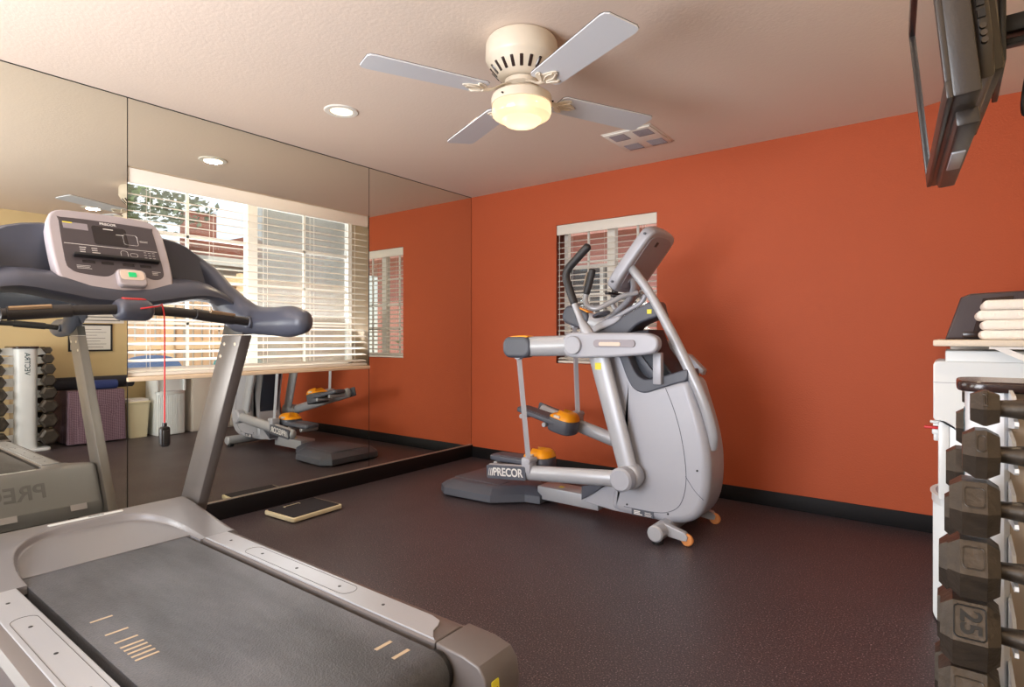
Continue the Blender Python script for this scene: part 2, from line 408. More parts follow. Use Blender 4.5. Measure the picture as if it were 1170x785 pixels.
# wall mirrors
def mirror(name, lab, parts, grp='wall mirror panels'):
    b = B()
    for y0, y1, z0, z1 in parts: box(b, XL-.005, XL, y0, y1, z0, z1)
    return tag(link(name, b, M['mirror']), lab, 'mirror', grp)
g = .0025
mirror('wall_mirror', 'tall wall mirror panel left of the patio window, reflecting treadmill front and dumbbell rack', [(.02, W1[0]-g, BB+.004, ZC-.004)])
mirror('wall_mirror', 'wide wall mirror panel below the patio window, reflecting bins and elliptical trainer', [(W1[0]+g, W1[1]-g, BB+.004, W1[2]-.002)])
mirror('wall_mirror', 'wide wall mirror strip above the patio window, reflecting a recessed ceiling light', [(W1[0]+g, W1[1]-g, W1[3]+.002, ZC-.004)])
mirror('wall_mirror', 'tall wall mirror panel right of the patio window, reflecting the orange wall', [(W1[1]+g, YB-.006, BB+.004, ZC-.004)])
mirror('wall_mirror', 'wall mirror panel beside the treadmill nearest the rear of the room', [(-1.2, .015, BB+.004, ZC-.004)])
b = B(); box(b, XL-.004, XL+.006, -1.2, YB-.002, BB, BB+.008)
struct('trim_1', b, M['metal_trim'])
b = B(); box(b, XL-.004, XL+.003, -1.2, YB-.002, ZC-.004, ZC)
for yy in (.0175, W1[0], W1[1], YB-.004): box(b, XL-.006, XL-.0015, yy-.002, yy+.002, BB, ZC)
struct('trim_2', b, M['frame'])

# windows: frame, muntins, glass, screen
def window(name, axis, a0, a1, z0, z1, d0, sgn, cols, rows, screen=False):
    """axis 'x': window lies in a wall of constant x (spans y); d0 is the room side of the frame, sgn the outward direction"""
    b = B(); gl = B(); mu = B()
    def bb(t, p0, p1, q0, q1, e0, e1, bev=0):
        lo, hi = sorted((d0+sgn*e0, d0+sgn*e1))
        if axis == 'x': box(t, lo, hi, p0, p1, q0, q1, bev=bev)
        else: box(t, p0, p1, lo, hi, q0, q1, bev=bev)
    f = .035; mid = (a0+a1)/2
    bb(b, a0, a1, z0, z0+f, 0, .05); bb(b, a0, a1, z1-f, z1, 0, .05); bb(b, a0, a0+f, z0, z1, 0, .05); bb(b, a1-f, a1, z0, z1, 0, .05)
    bb(b, mid-.035, mid+.035, z0, z1, -.004, .05)
    fr = link(name, b, M['white']); fr['kind'] = 'structure'
    for h0, h1 in ((a0+f, mid-.035), (mid+.035, a1-f)):
        for i in range(1, cols): y = h0+(h1-h0)*i/cols; bb(mu, y-.008, y+.008, z0+f, z1-f, .018, .034)
        for i in range(1, rows): z = z0+f+(z1-z0-2*f)*i/rows; bb(mu, h0, h1, z-.008, z+.008, .018, .034)
        bb(gl, h0, h1, z0+f, z1-f, .024, .028)
    link('muntin_grid', mu, M['white'], fr); link('glass_pane', gl, M['glass'], fr)
    if screen:
        s = B(); bb(s, mid+.035, a1-f, z0+f, z1-f, .044, .0445); link('insect_screen', s, M['insect'], fr)
    return fr
window('window_1', 'x', W1[0], W1[1], W1[2], W1[3], -3.79, -1, 2, 4, True)
window('window_2', 'y', W2[0], W2[1], W2[2], W2[3], YB+.13, 1, 2, 4)

def blind(name, lab, axis, a0, a1, z0, z1, front, sgn, pitch=.0465):
    """front = face nearest the room, sgn = outward direction"""
    loc = (front, (a0+a1)/2, z0) if axis == 'x' else ((a0+a1)/2, front, z0)
    t = thing(name, lab, 'window blind', loc, 'white slatted window blinds')
    def bb(tt, p0, p1, q0, q1, e0, e1, bev=0, mtx=None):
        lo, hi = sorted((front+sgn*e0, front+sgn*e1))
        if axis == 'x': box(tt, lo, hi, p0, p1, q0, q1, bev=bev)
        else: box(tt, p0, p1, lo, hi, q0, q1, bev=bev)
    v = B(); bb(v, a0+.002, a1-.002, z1-.085, z1-.002, 0, .014, .004); bb(v, a0+.004, a1-.004, z1-.05, z1-.004, .02, .065)
    link('valance', v, M['slat'], t)
    s = B(); n = int((z1-.085-z0-.03)/pitch)
    for i in range(n):
        zz = z0+.045+pitch*i
        tt = B(); e0, e1 = .014, .062
        lo, hi = sorted((front+sgn*e0, front+sgn*e1)); k = .006
        pr = [(lo, -k if sgn > 0 else k), ((lo+hi)/2, .003), (hi, k if sgn > 0 else -k), (hi, (k if sgn > 0 else -k)-.0028), ((lo+hi)/2, 0), (lo, (-k if sgn > 0 else k)-.0028)]
        if axis == 'x': prism(s, [(p, zz+q) for p, q in pr], 'y', a0+.006, a1-.006)
        else: prism(s, [(p, zz+q) for p, q in pr], 'x', a0+.006, a1-.006)
    link('slats', s, M['slat'], t)
    r = B(); bb(r, a0+.004, a1-.004, z0+.004, z0+.024, .012, .064, .004); link('bottom_rail', r, M['slat'], t)
    c = B(); m = 3 if a1-a0 < 1.2 else 5
    for i in range(m):
        a = a0+.12+(a1-a0-.24)*i/(m-1)
        for e in (.013, .063):
            p0 = (front+sgn*e, a) if axis == 'x' else (a, front+sgn*e)
            box(c, p0[0]-.001, p0[0]+.001, p0[1]-.001, p0[1]+.001, z0+.02, z1-.05)
    each('ladder_cord', c, M['slat'], t)
    return t
blind('window_blind', 'wide white slatted blind over the patio window in the mirrored wall', 'x', W1[0], W1[1], W1[2], W1[3], XL-.008, -1)
bl2 = blind('window_blind', 'narrow white slatted blind over the small window in the orange wall', 'y', W2[0], W2[1], W2[2], W2[3], YB+.004, 1)
b = B(); cyl(b, (-2.60, YB-.004, 1.98), (-2.60, YB-.004, 1.16), .0022, 8); cyl(b, (-2.60, YB-.004, 1.16), (-2.60, YB-.004, 1.12), .006, 10, bev=.002)
link('pull_cord', b, M['slat'], bl2)
struct('trim_3', bx(XL-.2, XL+.012, W1[0]-.002, W1[1]+.002, W1[2]-.022, W1[2]+.002, bev=.004), M['reveal'])

# ---------------------------------------------------------------- ceiling: recessed lights, vent, fan
def can_light(x, y, lab):
    t = thing('recessed_light', lab, 'ceiling light', (x, y, ZC), 'recessed ceiling lights')
    b = B(); lathe(b, [(.062, ZC-.001), (.066, ZC-.006), (.092, ZC-.006), (.098, ZC-.001), (.098, ZC)], x, y); link('trim_ring', b, M['white'], t)
    b = B(); lathe(b, [(0, ZC-.003), (.063, ZC-.003), (.063, ZC), (0, ZC)], x, y); link('lens', b, M['lens'], t)
    light('recessed_lamp', 'AREA', (x, y, ZC-.012), (0, 0, 0), CAN, (1, .80, .56), .12)
can_light(-2.81, 2.07, 'round recessed ceiling light between the fan and the wall mirror')
can_light(-.22, 2.10, 'round recessed ceiling light seen reflected above the treadmill console')
can_light(-2.81, -.55, 'unseen recessed ceiling light added for light behind the camera, mirror side')  # this and the next fixture are unseen, added to light the room
can_light(-.22, -.55, 'unseen recessed ceiling light added for light behind the camera, rack side')

t = thing('ceiling_vent', 'white square ceiling air vent with four grey louvre panels', 'air vent', (-1.63, 3.53, ZC))
vx0, vx1, vy0, vy1 = -1.802, -1.457, 3.333, 3.728
b = B(); box(b, vx0, vx1, vy0, vy1, ZC-.004, ZC, bev=.002); box(b, vx0+.012, vx1-.012, vy0+.012, vy1-.012, ZC-.012, ZC-.003, bev=.004); link('face_plate', b, M['white'], t)
dark = mat('vent_backing_metal', S(104, 92, 98), .7)  # darker grey backing behind the louvre blades
vent_b = mat('vent_blade_metal', S(160, 148, 152), .6)
for i in range(2):
    for j in range(2):
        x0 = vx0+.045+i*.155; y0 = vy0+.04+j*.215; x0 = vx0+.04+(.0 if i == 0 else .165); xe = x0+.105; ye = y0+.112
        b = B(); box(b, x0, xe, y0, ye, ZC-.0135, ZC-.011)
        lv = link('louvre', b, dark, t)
        b = B()
        for k in range(9): yy = y0+.002+k*.0115; box(b, x0, xe, yy, yy+.003, ZC-.0155, ZC-.013)
        link('louvre_blade', b, vent_b, lv)

FX, FY = -1.507, 2.062
fan = thing('ceiling_fan', 'white flush-mount ceiling fan with four blades and a lit frosted globe', 'ceiling fan', (FX, FY, ZC))
fanw = mat('fan_enamel', S(216, 204, 186), .4)
blade_m = mat('fan_blade_white', S(206, 208, 214), .45)
b = B(); lathe(b, [(0, ZC), (.135, ZC), (.15, ZC-.006), (.158, ZC-.022), (.160, ZC-.086), (.154, ZC-.098), (.150, ZC-.102), (.140, ZC-.122), (.105, ZC-.162), (.075, ZC-.172), (.05, ZC-.174), (0, ZC-.174)], FX, FY)
hs = link('motor_housing', b, fanw, fan)
b = B()
for i in range(20):
    a = 2*math.pi*i/20; d = Vector((math.cos(a), math.sin(a), 0)); u = Vector((0, 0, 1))
    p0 = Vector((FX, FY, 0))+d*.138; p0.z = ZC-.1245; p1 = Vector((FX, FY, 0))+d*.108; p1.z = ZC-.158
    tube(b, [p0, p1], (.0075, .004), 8, smooth=False, up=(-d.y, d.x, 0))
each('vent_slot', b, M['rack_cap'], hs)
b = B(); lathe(b, [(0, ZC-.18), (.075, ZC-.18), (.078, ZC-.2), (.045, ZC-.21), (.04, ZC-.24), (0, ZC-.24)], FX, FY); link('rotor_hub', b, fanw, fan)
BZ = 2.192
for k in range(4):
    a = R(65.5+90*k); mt = Matrix.Translation((FX, FY, BZ)) @ Matrix.Rotation(a, 4, 'Z') @ Matrix.Rotation(R(-6), 4, 'X')
    o = [(.185, -.058), (.20, -.070), (.67, -.079), (.69, -.074), (.70, -.059), (.70, .059), (.69, .074), (.67, .079), (.20, .070), (.185, .058)]
    b = B(); prism(b, o, 'z', 0, .006, mtx=mt); bl = link('blade', b, blade_m, fan)
    b = B(); prism(b, inset(o, -.0015), 'z', .006, .0072, mtx=mt); link('blade_edge', b, M['rack_cap'], bl)
    b = B()
    mt2 = Matrix.Translation((FX, FY, BZ)) @ Matrix.Rotation(a, 4, 'Z')
    arm = [Vector((.06, 0, .045)), Vector((.10, 0, .03)), Vector((.15, 0, .002)), Vector((.19, 0, -.006))]
    tb = B(); tube(tb, arm, (.018, .006), 8, up=(0, 1, 0)); tb.transform(mt2); merge(b, tb)
    tb = B()
    plate = [(.17, .0), (.185, .03), (.205, .052), (.225, .058), (.235, .048), (.228, .036), (.24, .028), (.262, .02), (.285, .0), (.262, -.02), (.24, -.028), (.228, -.036), (.235, -.048), (.225, -.058), (.205, -.052), (.185, -.03)]
    prism(tb, c2(plate, 3), 'z', -.005, 0, .0015, 2, mtx=mt); merge(b, tb)
    ir = link('blade_iron', b, fanw, fan)
    b = B()
    for sy in (-1, 1):
        tb = B(); tube(tb, [(.19, sy*.012, -.007), (.215, sy*.03, -.007), (.228, sy*.045, -.007)], .004, 6); tube(tb, [(.2, sy*.006, -.007), (.235, sy*.016, -.007), (.265, sy*.008, -.007)], .0035, 6); tb.transform(mt); merge(b, tb)
    each('scroll_ornament', b, fanw, ir)
b = B(); lathe(b, [(0, 2.215), (.06, 2.215), (.11, 2.205), (.131, 2.19), (.134, 2.18), (.134, 2.152), (.12, 2.15), (0, 2.15)], FX, FY); link('light_fitter', b, fanw, fan)
b = B()
for a in (R(30), R(150), R(270)): cyl(b, (FX+.13*math.cos(a), FY+.13*math.sin(a), 2.165), (FX+.142*math.cos(a), FY+.142*math.sin(a), 2.165), .004, 8)
each('set_screw', b, M['rack_cap'], fan)
b = B(); lathe(b, [(.118, 2.152), (.129, 2.15), (.131, 2.135), (.131, 2.118), (.126, 2.104), (.110, 2.094), (.088, 2.088), (.084, 2.08), (.07, 2.068), (.045, 2.06), (.02, 2.0575), (0, 2.0575)], FX, FY)
link('glass_globe', b, M['globe'], fan)
light('fan_lamp', 'POINT', (FX, FY, 2.118), (0, 0, 0), GLOBE, (1, .74, .44), .022)
b = B(); b.free()

# ---------------------------------------------------------------- treadmill
YC = .835
tm = thing('treadmill', 'large grey treadmill with blue-grey console, in front of the mirrored wall', 'treadmill', (-2.0, YC, 0))
def my(y): return 2*YC-y
def hood_z(x, y):
    u = min(1, max(0, (-2.46-x)/.515)); zo = .290+.067*(u*u*(3-2*u)*.5+u*.5)
    if x < -2.955:
        q = -2.955-x; zo = min(zo, .357)-(.9*q*q/.03 if q < .03 else .027*1.0+1.8*(q-.03))
    e = min(y-.385, 1.285-y)
    if e < .03: zo -= .03*(1-math.sqrt(max(0, 1-((.03-e)/.03)**2)))
    rho = (abs(x+2.44)/.46)**3.2+(abs(y-.850)/.292)**3.2
    if x > -2.44: rho = (abs(y-.850)/.292)**3.2
    t = min(1, max(0, (-2.55-x)/.36)); zi = .2875+.040*t**1.6
    wgt = min(1, max(0, (1.0-rho)/.11)); wgt = wgt*wgt*(3-2*wgt)
    return zo*(1-wgt)+min(zi, zo)*wgt
b = B(); nx, ny = 170, 240; gx = [-3.09+(.62)*i/nx for i in range(nx+1)]; gy = [.385+.9*j/ny for j in range(ny+1)]
V = [[b.verts.new((x, y, hood_z(x, y))) for y in gy] for x in gx]
for i in range(nx):
    for j in range(ny):
        xm = (gx[i]+gx[i+1])/2; ym = (gy[j]+gy[j+1])/2
        if xm > -2.56 and .560 < ym < 1.125: continue
        b.faces.new((V[i][j], V[i+1][j], V[i+1][j+1], V[i][j+1]))
for e in [e for e in b.edges if len(e.link_faces) == 1]:
    v0, v1 = e.verts
    inner = all(v.co.x > -2.6 and .55 < v.co.y < 1.13 for v in (v0, v1))
    zb = .262 if inner else .07
    f = b.faces.new((v0, v1, b.verts.new((v1.co.x, v1.co.y, zb)), b.verts.new((v0.co.x, v0.co.y, zb))))
for v in [v for v in b.verts if not v.link_faces]: b.verts.remove(v)
hood = link('motor_hood', b, M['tm_hood'], tm, ang=50)
b = B(); prism(b, rrect(.27, .018, .008), 'z', -.002, .003, .001, 2, mtx=frame((-2.930, .865, .3535), (0, 1, 0), (-1, 0, .10)))
pl = link('name_strip', b, M['white_gloss'], hood)
b = B(); ink_lines(b, frame((-2.930, .90, .3566), (0, 1, 0), (-1, 0, .10)), -.03, .03, -.003, .003, 1, .8); link('strip_print', b, M['dark_ink'], pl)
# front face of the hood (seen in the mirror)
fm = frame((-3.034, .80, .245), (0, -1, 0), (.5555, 0, 1))
text('hood_logo', 'PRECOR', .12, mat('embossed_grey', S(104, 102, 104), .4), hood, fm, shear=0, bold=.002)
b = B(); fm2 = frame((-3.0965, .9, .13), (0, -1, 0), (.5555, 0, 1))
box(b, -.30, -.22, -.018, .018, 0, .002, mtx=fm2); box(b, .02, .12, -.018, .018, 0, .002, mtx=fm2); box(b, .14, .19, -.018, .018, 0, .002, mtx=fm2)
each('rating_plate', b, M['tm_silver'], hood)
# deck, rails, caps
b = B(); box(b, -2.93, -1.06, .42, 1.25, .075, .245, bev=.01); link('deck_frame', b, M['tm_dark'], tm)
b = B()
path = [(-2.66, .284), (-1.12, .284)]+[(-1.10+.058*math.sin(a), .226+.058*math.cos(a)) for a in [math.pi*i/10 for i in range(0, 11)]]+[(-2.66, .168)]
for y0, y1 in ((.563, 1.107),):
    lo = [b.verts.new((x, y0, z)) for x, z in path]; hi = [b.verts.new((x, y1, z)) for x, z in path]
    for i in range(len(path)-1): b.faces.new((lo[i], lo[i+1], hi[i+1], hi[i]))
    b.faces.new(lo); b.faces.new(list(reversed(hi)))
belt = link('running_belt', b, M['belt'], tm)
b = B()
for x in (-2.02, -1.90, -1.83, -1.79, -1.765, -1.74, -1.715, -1.69): box(b, x, x+.0085, .603, .660, .2835, .2848)
for x in (-1.235, -1.165): box(b, x, x+.012, 1.015, 1.070, .2835, .2848)
each('belt_stripe', b, M['stripe'], belt)
b = B(); cyl(b, (-1.10, .545, .226), (-1.10, 1.125, .226), .053, 24); link('rear_roller', b, M['black'], tm)
for s, nm in ((1, 'right'), (-1, 'left')):
    Y = (lambda y: y) if s == 1 else my
    def sec(pts): return [(Y(p[0]), p[1]) for p in pts]
    b = B(); prism(b, sec([(1.133, .10), (1.133, .284), (1.140, .290), (1.235, .290), (1.262, .280), (1.275, .262), (1.272, .10)]), 'x', -2.47, -1.124, .002, 1)
    rail = link('side_rail', b, M['tm_cap'], tm)
    b = B(); o = [(-2.462, Y(1.140)), (-2.462, Y(1.232))]+[(-1.23, Y(1.232)), (-1.19, Y(1.222)), (-1.175, Y(1.2)), (-1.165, Y(1.17)), (-1.14, Y(1.145)), (-1.13, Y(1.138))]
    prism(b, o, 'z', .289, .2945, .002, 2); pad = link('foot_platform', b, M['tm_rail'], rail)
    b = B(); ol = rrect(.64, .066, .032, -1.87, Y(1.186), 8)
    for i in range(len(ol)):
        p, q = ol[i], ol[(i+1) % len(ol)]
        tube(b, [(p[0], p[1], .2946), (q[0], q[1], .2946)], .0009, 5, smooth=False, cap=0)
    link('pad_outline', b, M['tm_dark'], pad)
    b = B()
    for x in (-2.34, -2.10, -1.87, -1.62, -1.40): cyl(b, (x, Y(1.186), .293), (x, Y(1.186), .2955), .0055, 12)
    each('screw_hole', b, M['black'], pad)
    b = B()
    prism(b, [(-1.118, .08), (-1.118, .289), (-1.02, .287), (-.965, .276), (-.943, .25), (-.935, .20), (-.94, .09), (-.955, .075)], 'y', min(Y(1.13), Y(1.272)), max(Y(1.13), Y(1.272)), .006, 3)
    cap = link('end_cap', b, M['tm_cap'], tm)
    b = B(); prism(b, rrect(.03, .045, .004), 'z', 0, .0015, mtx=frame((-.936, Y(1.165), .215), (0, 1, 0), (-.06, 0, 1)))
    lb = link('warning_label', b, M['yellow'], cap)
    b = B(); ink_lines(b, frame((-.9345, Y(1.165), .21), (0, 1, 0), (-.06, 0, 1)), -.011, .011, -.014, .012, 4, .3)
    link('label_print', b, M['black'], lb)
    b = B(); cyl(b, (-.945, Y(1.235), .175), (-.932, Y(1.235), .175), .009, 16); each('cap_screw', b, M['black'], cap)
    # uprights
    b = B(); prism(b, [(-3.20, .02), (-3.01, .02), (-2.45, 1.135), (-2.62, 1.135)], 'y', min(Y(1.287), Y(1.337)), max(Y(1.287), Y(1.337)), .006, 2)
    up = link('upright', b, M['tm_upright'], tm)
    b = B()
    for x, z in ((-2.60, 1.095), (-2.505, 1.095), (-2.635, 1.04)): cyl(b, (x, Y(1.284), z), (x, Y(1.290), z), .009, 14, bev=.002)
    each('bolt', b, M['metal_trim'], up)
    b = B(); prism(b, [(-2.625, 1.138), (-2.448, 1.138), (-2.43, 1.20), (-2.60, 1.20)], 'y', min(Y(1.289), Y(1.335)), max(Y(1.289), Y(1.335)), .004, 2)
    link('upright_bracket', b, M['tm_dark'], tm)
b = B()
for x in (-2.9, -1.25):
    for y in (.48, 1.19): cyl(b, (x, y, 0), (x, y, .09), .028, 16, bev=.004)
each('foot', b, M['black'], tm)
# console shroud
prof = [(0, 1.545, 1.235), (.10, 1.545, 1.242), (.20, 1.55, 1.262), (.26, 1.54, 1.275), (.305, 1.525, 1.28), (.352, 1.490, 1.276), (.40, 1.438, 1.26), (.435, 1.375, 1.235), (.465, 1.30, 1.20)]
def interp(t, k):
    for a, c in zip(prof[:-1], prof[1:]):
        if t <= c[0]: f = (t-a[0])/(c[0]-a[0]); return a[k]*(1-f)+c[k]*f
    return prof[-1][k]
b = B(); rings = []
for j in range(-40, 41):
    tt = abs(j)/40*.465; zt, zb = interp(tt, 1), interp(tt, 2); H = zt-zb; e = (tt/.465)**6; f = 1-e
    pts = [(-2.715, zt-.01), (-2.70, zt), (-2.67, zt), (-2.655, zt-.008), (-2.665*f-2.62*e, zb+.62*H), (-2.665*f-2.60*e, zb+.40*H), (-2.65*f-2.56*e, zb+.375*H), (-2.56*f-2.50*e, zb+.355*H), (-2.50, zb+.28*H), (-2.465, zb+.17*H), (-2.462, zb+.08*H), (-2.49, zb+.01), (-2.56, zb), (-2.66, zb+.02), (-2.73, zb+.08), (-2.735, zb+.5*H)]
    y = YC+.012+(.465*j/40)
    rings.append([b.verts.new((x, y, z)) for x, z in pts])
ring_faces(b, rings)
for s in (1, -1):
    yy = lambda d: YC+.012+s*d
    tube(b, [(-2.70, yy(.20), 1.532), (-2.70, yy(.30), 1.512), (-2.69, yy(.36), 1.464), (-2.655, yy(.410), 1.390), (-2.585, yy(.435), 1.290), (-2.49, yy(.452), 1.228), (-2.38, yy(.468), 1.200), (-2.25, yy(.474), 1.192), (-2.13, yy(.477), 1.190), (-2.05, yy(.478), 1.187)],
         [(.012, .016), (.016, .022), (.022, .034), (.034, .058), (.046, .082), (.053, .080), (.052, .062), (.052, .060), (.054, .064), (.042, .048)], 20, cap=.9, up=(0, 1, 0))
shroud = link('console_shroud', b, M['tm_body'], tm, ang=60)
# console panel
pm = frame((-2.488, .845, 1.293), (0, 1, 0), (-.50, 0, .866))
PH = .365
def P(bm, o, a0, a1, r=0, k=3): prism(bm, o, 'z', a0, a1, r, k, mtx=pm)
b = B(); o = c2([(-.19, .06), (-.197, .18), (-.192, .30), (-.16, .352), (-.08, .362), (0, .364), (.08, .362), (.16, .352), (.192, .30), (.197, .18), (.19, .06), (.165, .015), (.08, .002), (0, 0), (-.08, .002), (-.165, .015)], 4)
P(b, o, -.045, .012, .010, 4); cf = link('console_frame', b, M['tm_silver'], tm, ang=50)
b = B(); o = c2([(-.158, .30), (-.162, .12), (-.15, .085), (-.125, .07), (-.05, .062), (-.02, .075), (.0, .1), (.04, .105), (.075, .1), (.09, .075), (.12, .062), (.152, .075), (.162, .12), (.158, .30), (.15, .318), (0, .322), (-.15, .318)], 3)
P(b, o, .0115, .0135, .0007, 1); dp = link('display_panel', b, M['panel'], cf)
b = B(); P(b, rrect(.115, .088, .01, .0, .252), .0134, .0145); sn = link('display_screen', b, M['screen'], dp)
b = B()
box(b, -.155, .155, .198, .2, .0134, .0142, mtx=pm)
for cx, cy, ww, hh in ((.068, .245, .05, .05), (.035, .172, .024, .034), (.068, .172, .026, .017)):
    ol = rrect(ww, hh, min(ww, hh)*.42 if ww < .05 else .008, cx, cy, 5)
    for i in range(len(ol)):
        p, q = ol[i], ol[(i+1) % len(ol)]; ta = pm @ Vector((*p, .0142)); tb_ = pm @ Vector((*q, .0142)); tube(b, [ta, tb_], .0007, 4, smooth=False, cap=0)
for i in range(3):
    for j in range(4): box(b, .105+i*.015, .114+i*.015, .152+j*.0125, .1535+j*.0125, .0134, .0142, mtx=pm)
for i in range(4): ink_lines(b, pm @ Matrix.Translation((0, 0, .0134)), (-.11, -.072, .118, -.13)[i], (-.085, -.045, .15, -.08)[i], (.165, .165, .085, .09)[i], (.195, .195, .105, .108)[i], 3, .3, i)
ink_lines(b, pm @ Matrix.Translation((0, 0, .0134)), .1, .135, .24, .25, 2, .3, 9)
link('panel_print', b, M['ink'], dp)
b = B(); box(b, -.148, -.07, .268, .298, .0134, .0142, mtx=pm); cl = link('caution_label', b, M['amt_back'], dp)
b = B(); box(b, -.148, -.118, .293, .298, .0142, .0148, mtx=pm); link('label_heading', b, M['yellow'], cl)
text('console_logo', 'PRECOR', .015, M['ink'], dp, pm @ Matrix.Translation((.0, .309, .0138)), bold=.0004)
b = B(); ink_lines(b, pm @ Matrix.Translation((0, 0, .0145)), -.02, .015, .282, .289, 1, .6); ink_lines(b, pm @ Matrix.Translation((0, 0, .0145)), .02, .048, .262, .266, 1, .6); link('display_print', b, M['ink'], sn)
b = B(); box(b, -.135, .15, .138, .150, .012, .034, bev=.003, mtx=pm); box(b, -.12, .14, .150, .156, .012, .022, mtx=pm); link('reading_ledge', b, M['black'], cf)
b = B()
for cx in (-.09, -.03, .04, .1): P(b, rrect(.04, .012, .002, cx, .122), .0134, .0145)
each('readout_window', b, M['screen'], dp)
b = B(); P(b, rrect(.098, .075, .018, .036, .052), .008, .034, .006, 3); pod = link('start_pod', b, M['tm_silver'], cf)
b = B(); P(b, rrect(.082, .045, .014, .036, .062), .0335, .0355, .001, 1); pf = link('key_face', b, M['ceiling'], pod)
b = B(); P(b, rrect(.027, .021, .004, .036, .062), .0352, .038, .001, 2); link('start_key', b, M['green'], pod)
# handlebar and stop switch
b = B(); hb = [(-2.345, 1.265, 1.190), (-2.335, 1.18, 1.200), (-2.315, 1.05, 1.213), (-2.30, .93, 1.221), (-2.298, YC, 1.223), (-2.30, my(.93), 1.221), (-2.315, my(1.05), 1.213), (-2.335, my(1.18), 1.200), (-2.345, my(1.265), 1.190)]
tube(b, hb, .0175, 16, cap=0, up=(0, 0, 1)); bar = link('handlebar', b, M['grip'], tm)
for s in (1, -1):
    Y = (lambda y: y) if s == 1 else my
    b = B(); tube(b, [(-2.336, Y(1.19), 1.199), (-2.325, Y(1.11), 1.2065), (-2.312, Y(1.03), 1.2145)], .0215, 16, cap=.1, up=(0, 0, 1)); gs = link('hand_grip', b, M['grip'], bar)
    b = B()
    p0 = Vector((-2.3225, Y(1.188), 1.213)); p1 = Vector((-2.305, Y(1.085), 1.2235)); tube(b, [p0, (p0+p1)/2, p1], (.012, .006), 10, cap=.3, up=(.7, 0, .7)); link('pulse_sensor', b, M['tan_plate'], gs)
    b = B(); cyl(b, (-2.348, Y(1.255), 1.189), (-2.348, Y(1.29), 1.187), .026, 18, bev=.004); link('bar_socket', b, M['tm_body'], tm)
b = B(); prism(b, c2([(-2.345, 1.195), (-2.36, 1.225), (-2.345, 1.253), (-2.30, 1.262), (-2.255, 1.245), (-2.245, 1.215), (-2.265, 1.19), (-2.31, 1.184)], 4), 'y', .762, .872, .022, 4)
sw = link('stop_switch', b, M['tm_body'], tm, ang=60)
b = B(); prism(b, rrect(.075, .03, .01), 'z', 0, .006, .002, 2, mtx=frame((-2.297, .818, 1.258), (0, 1, 0), (-1, 0, .2))); link('stop_button', b, M['red'], sw)
b = B(); cords = [(-2.243, .82, 1.226), (-2.228, .85, 1.232), (-2.235, .872, 1.236), (-2.262, .895, 1.243), (-2.285, .905, 1.244), (-2.278, .907, 1.22), (-2.274, .908, 1.19), (-2.272, .908, 1.1), (-2.272, .908, .80)]
tube(b, cords, .0028, 8, up=(1, 0, 0)); sc_ = link('safety_cord', b, M['red'], tm)
b = B(); prism(b, rrect(.034, .075, .012, .908, .765), 'x', -2.284, -2.262, .006, 3); cyl(b, (-2.273, .908, .80), (-2.273, .908, .815), .008, 12); box(b, -2.262, -2.254, .897, .919, .735, .79, bev=.003)
link('cord_clip', b, M['black'], sc_)

# ---------------------------------------------------------------- elliptical trainer
et = thing('elliptical_trainer', 'silver-grey elliptical trainer with amber pedal caps standing by the orange wall', 'elliptical trainer', (-1.9, 3.27, 0))
YM = 3.27
def em(y): return 2*YM-y
body = [(-1.615, .15), (-1.60, .22), (-1.565, .30), (-1.54, .40), (-1.56, .55), (-1.60, .75), (-1.64, .92), (-1.67, 1.03), (-1.665, 1.085), (-1.60, 1.105), (-1.545, 1.095), (-1.515, 1.03), (-1.475, .93), (-1.44, .87), (-1.39, .845), (-1.33, .855), (-1.23, .885), (-1.165, .90), (-1.125, .875), (-1.10, .80), (-1.065, .69), (-1.035, .57), (-1.02, .45), (-1.022, .32), (-1.045, .21), (-1.09, .135), (-1.16, .095), (-1.25, .08), (-1.40, .08), (-1.56, .085), (-1.605, .105)]
b = B(); prism(b, c2(body, 3), 'y', 3.10, 3.385, .045, 6); prism(b, [(-1.79, .105), (-1.795, .18), (-1.69, .205), (-1.60, .245), (-1.48, .26), (-1.46, .088), (-1.60, .088)], 'y', 3.112, 3.373, .008, 3); sh = link('body_shroud', b, M['amt_light'], et, ang=40)
b = B(); prism(b, [(-1.545, .36), (-1.545, .42), (-1.575, .56), (-1.615, .75), (-1.655, .92), (-1.683, 1.05), (-1.66, 1.05), (-1.60, .75), (-1.53, .42), (-1.53, .36)], 'y', 3.145, 3.34, .003, 2); link('knee_panel', b, M['amt_navy'], et)
seam = [(-1.265, .84), (-1.215, .72), (-1.175, .58), (-1.15, .42), (-1.15, .30), (-1.18, .20), (-1.24, .15), (-1.33, .13), (-1.52, .13)]
for y in (3.0995, 3.3855):
    b = B(); tube(b, [(x, y, z) for x, z in seam], .0016, 6, cap=0); link('seam_line', b, M['amt_dark'], sh)
    b = B(); tube(b, [(-1.15, y, .36), (-1.10, y, .29), (-1.05, y, .245)], .0013, 6, cap=0); link('seam_line', b, M['amt_dark'], sh)
b = B()
for x, z in ((-1.50, .145), (-1.36, .115), (-1.25, .135), (-1.085, .40)): cyl(b, (x, 3.098, z), (x, 3.104, z), .006, 10)
each('screw_hole', b, M['black'], sh)
b = B(); box(b, -1.47, -1.335, 3.097, 3.101, .083+.01, .118+.012); rp = link('rating_label', b, M['amt_dark'], sh)
b = B(); ink_lines(b, frame((-1.40, 3.0965, .095), (1, 0, 0), (0, 0, 1)), -.055, .0, .004, .03, 3, .6); ink_lines(b, frame((-1.40, 3.0965, .095), (1, 0, 0), (0, 0, 1)), .012, .055, .004, .03, 3, .3, 4); link('label_print', b, M['paper'], rp)
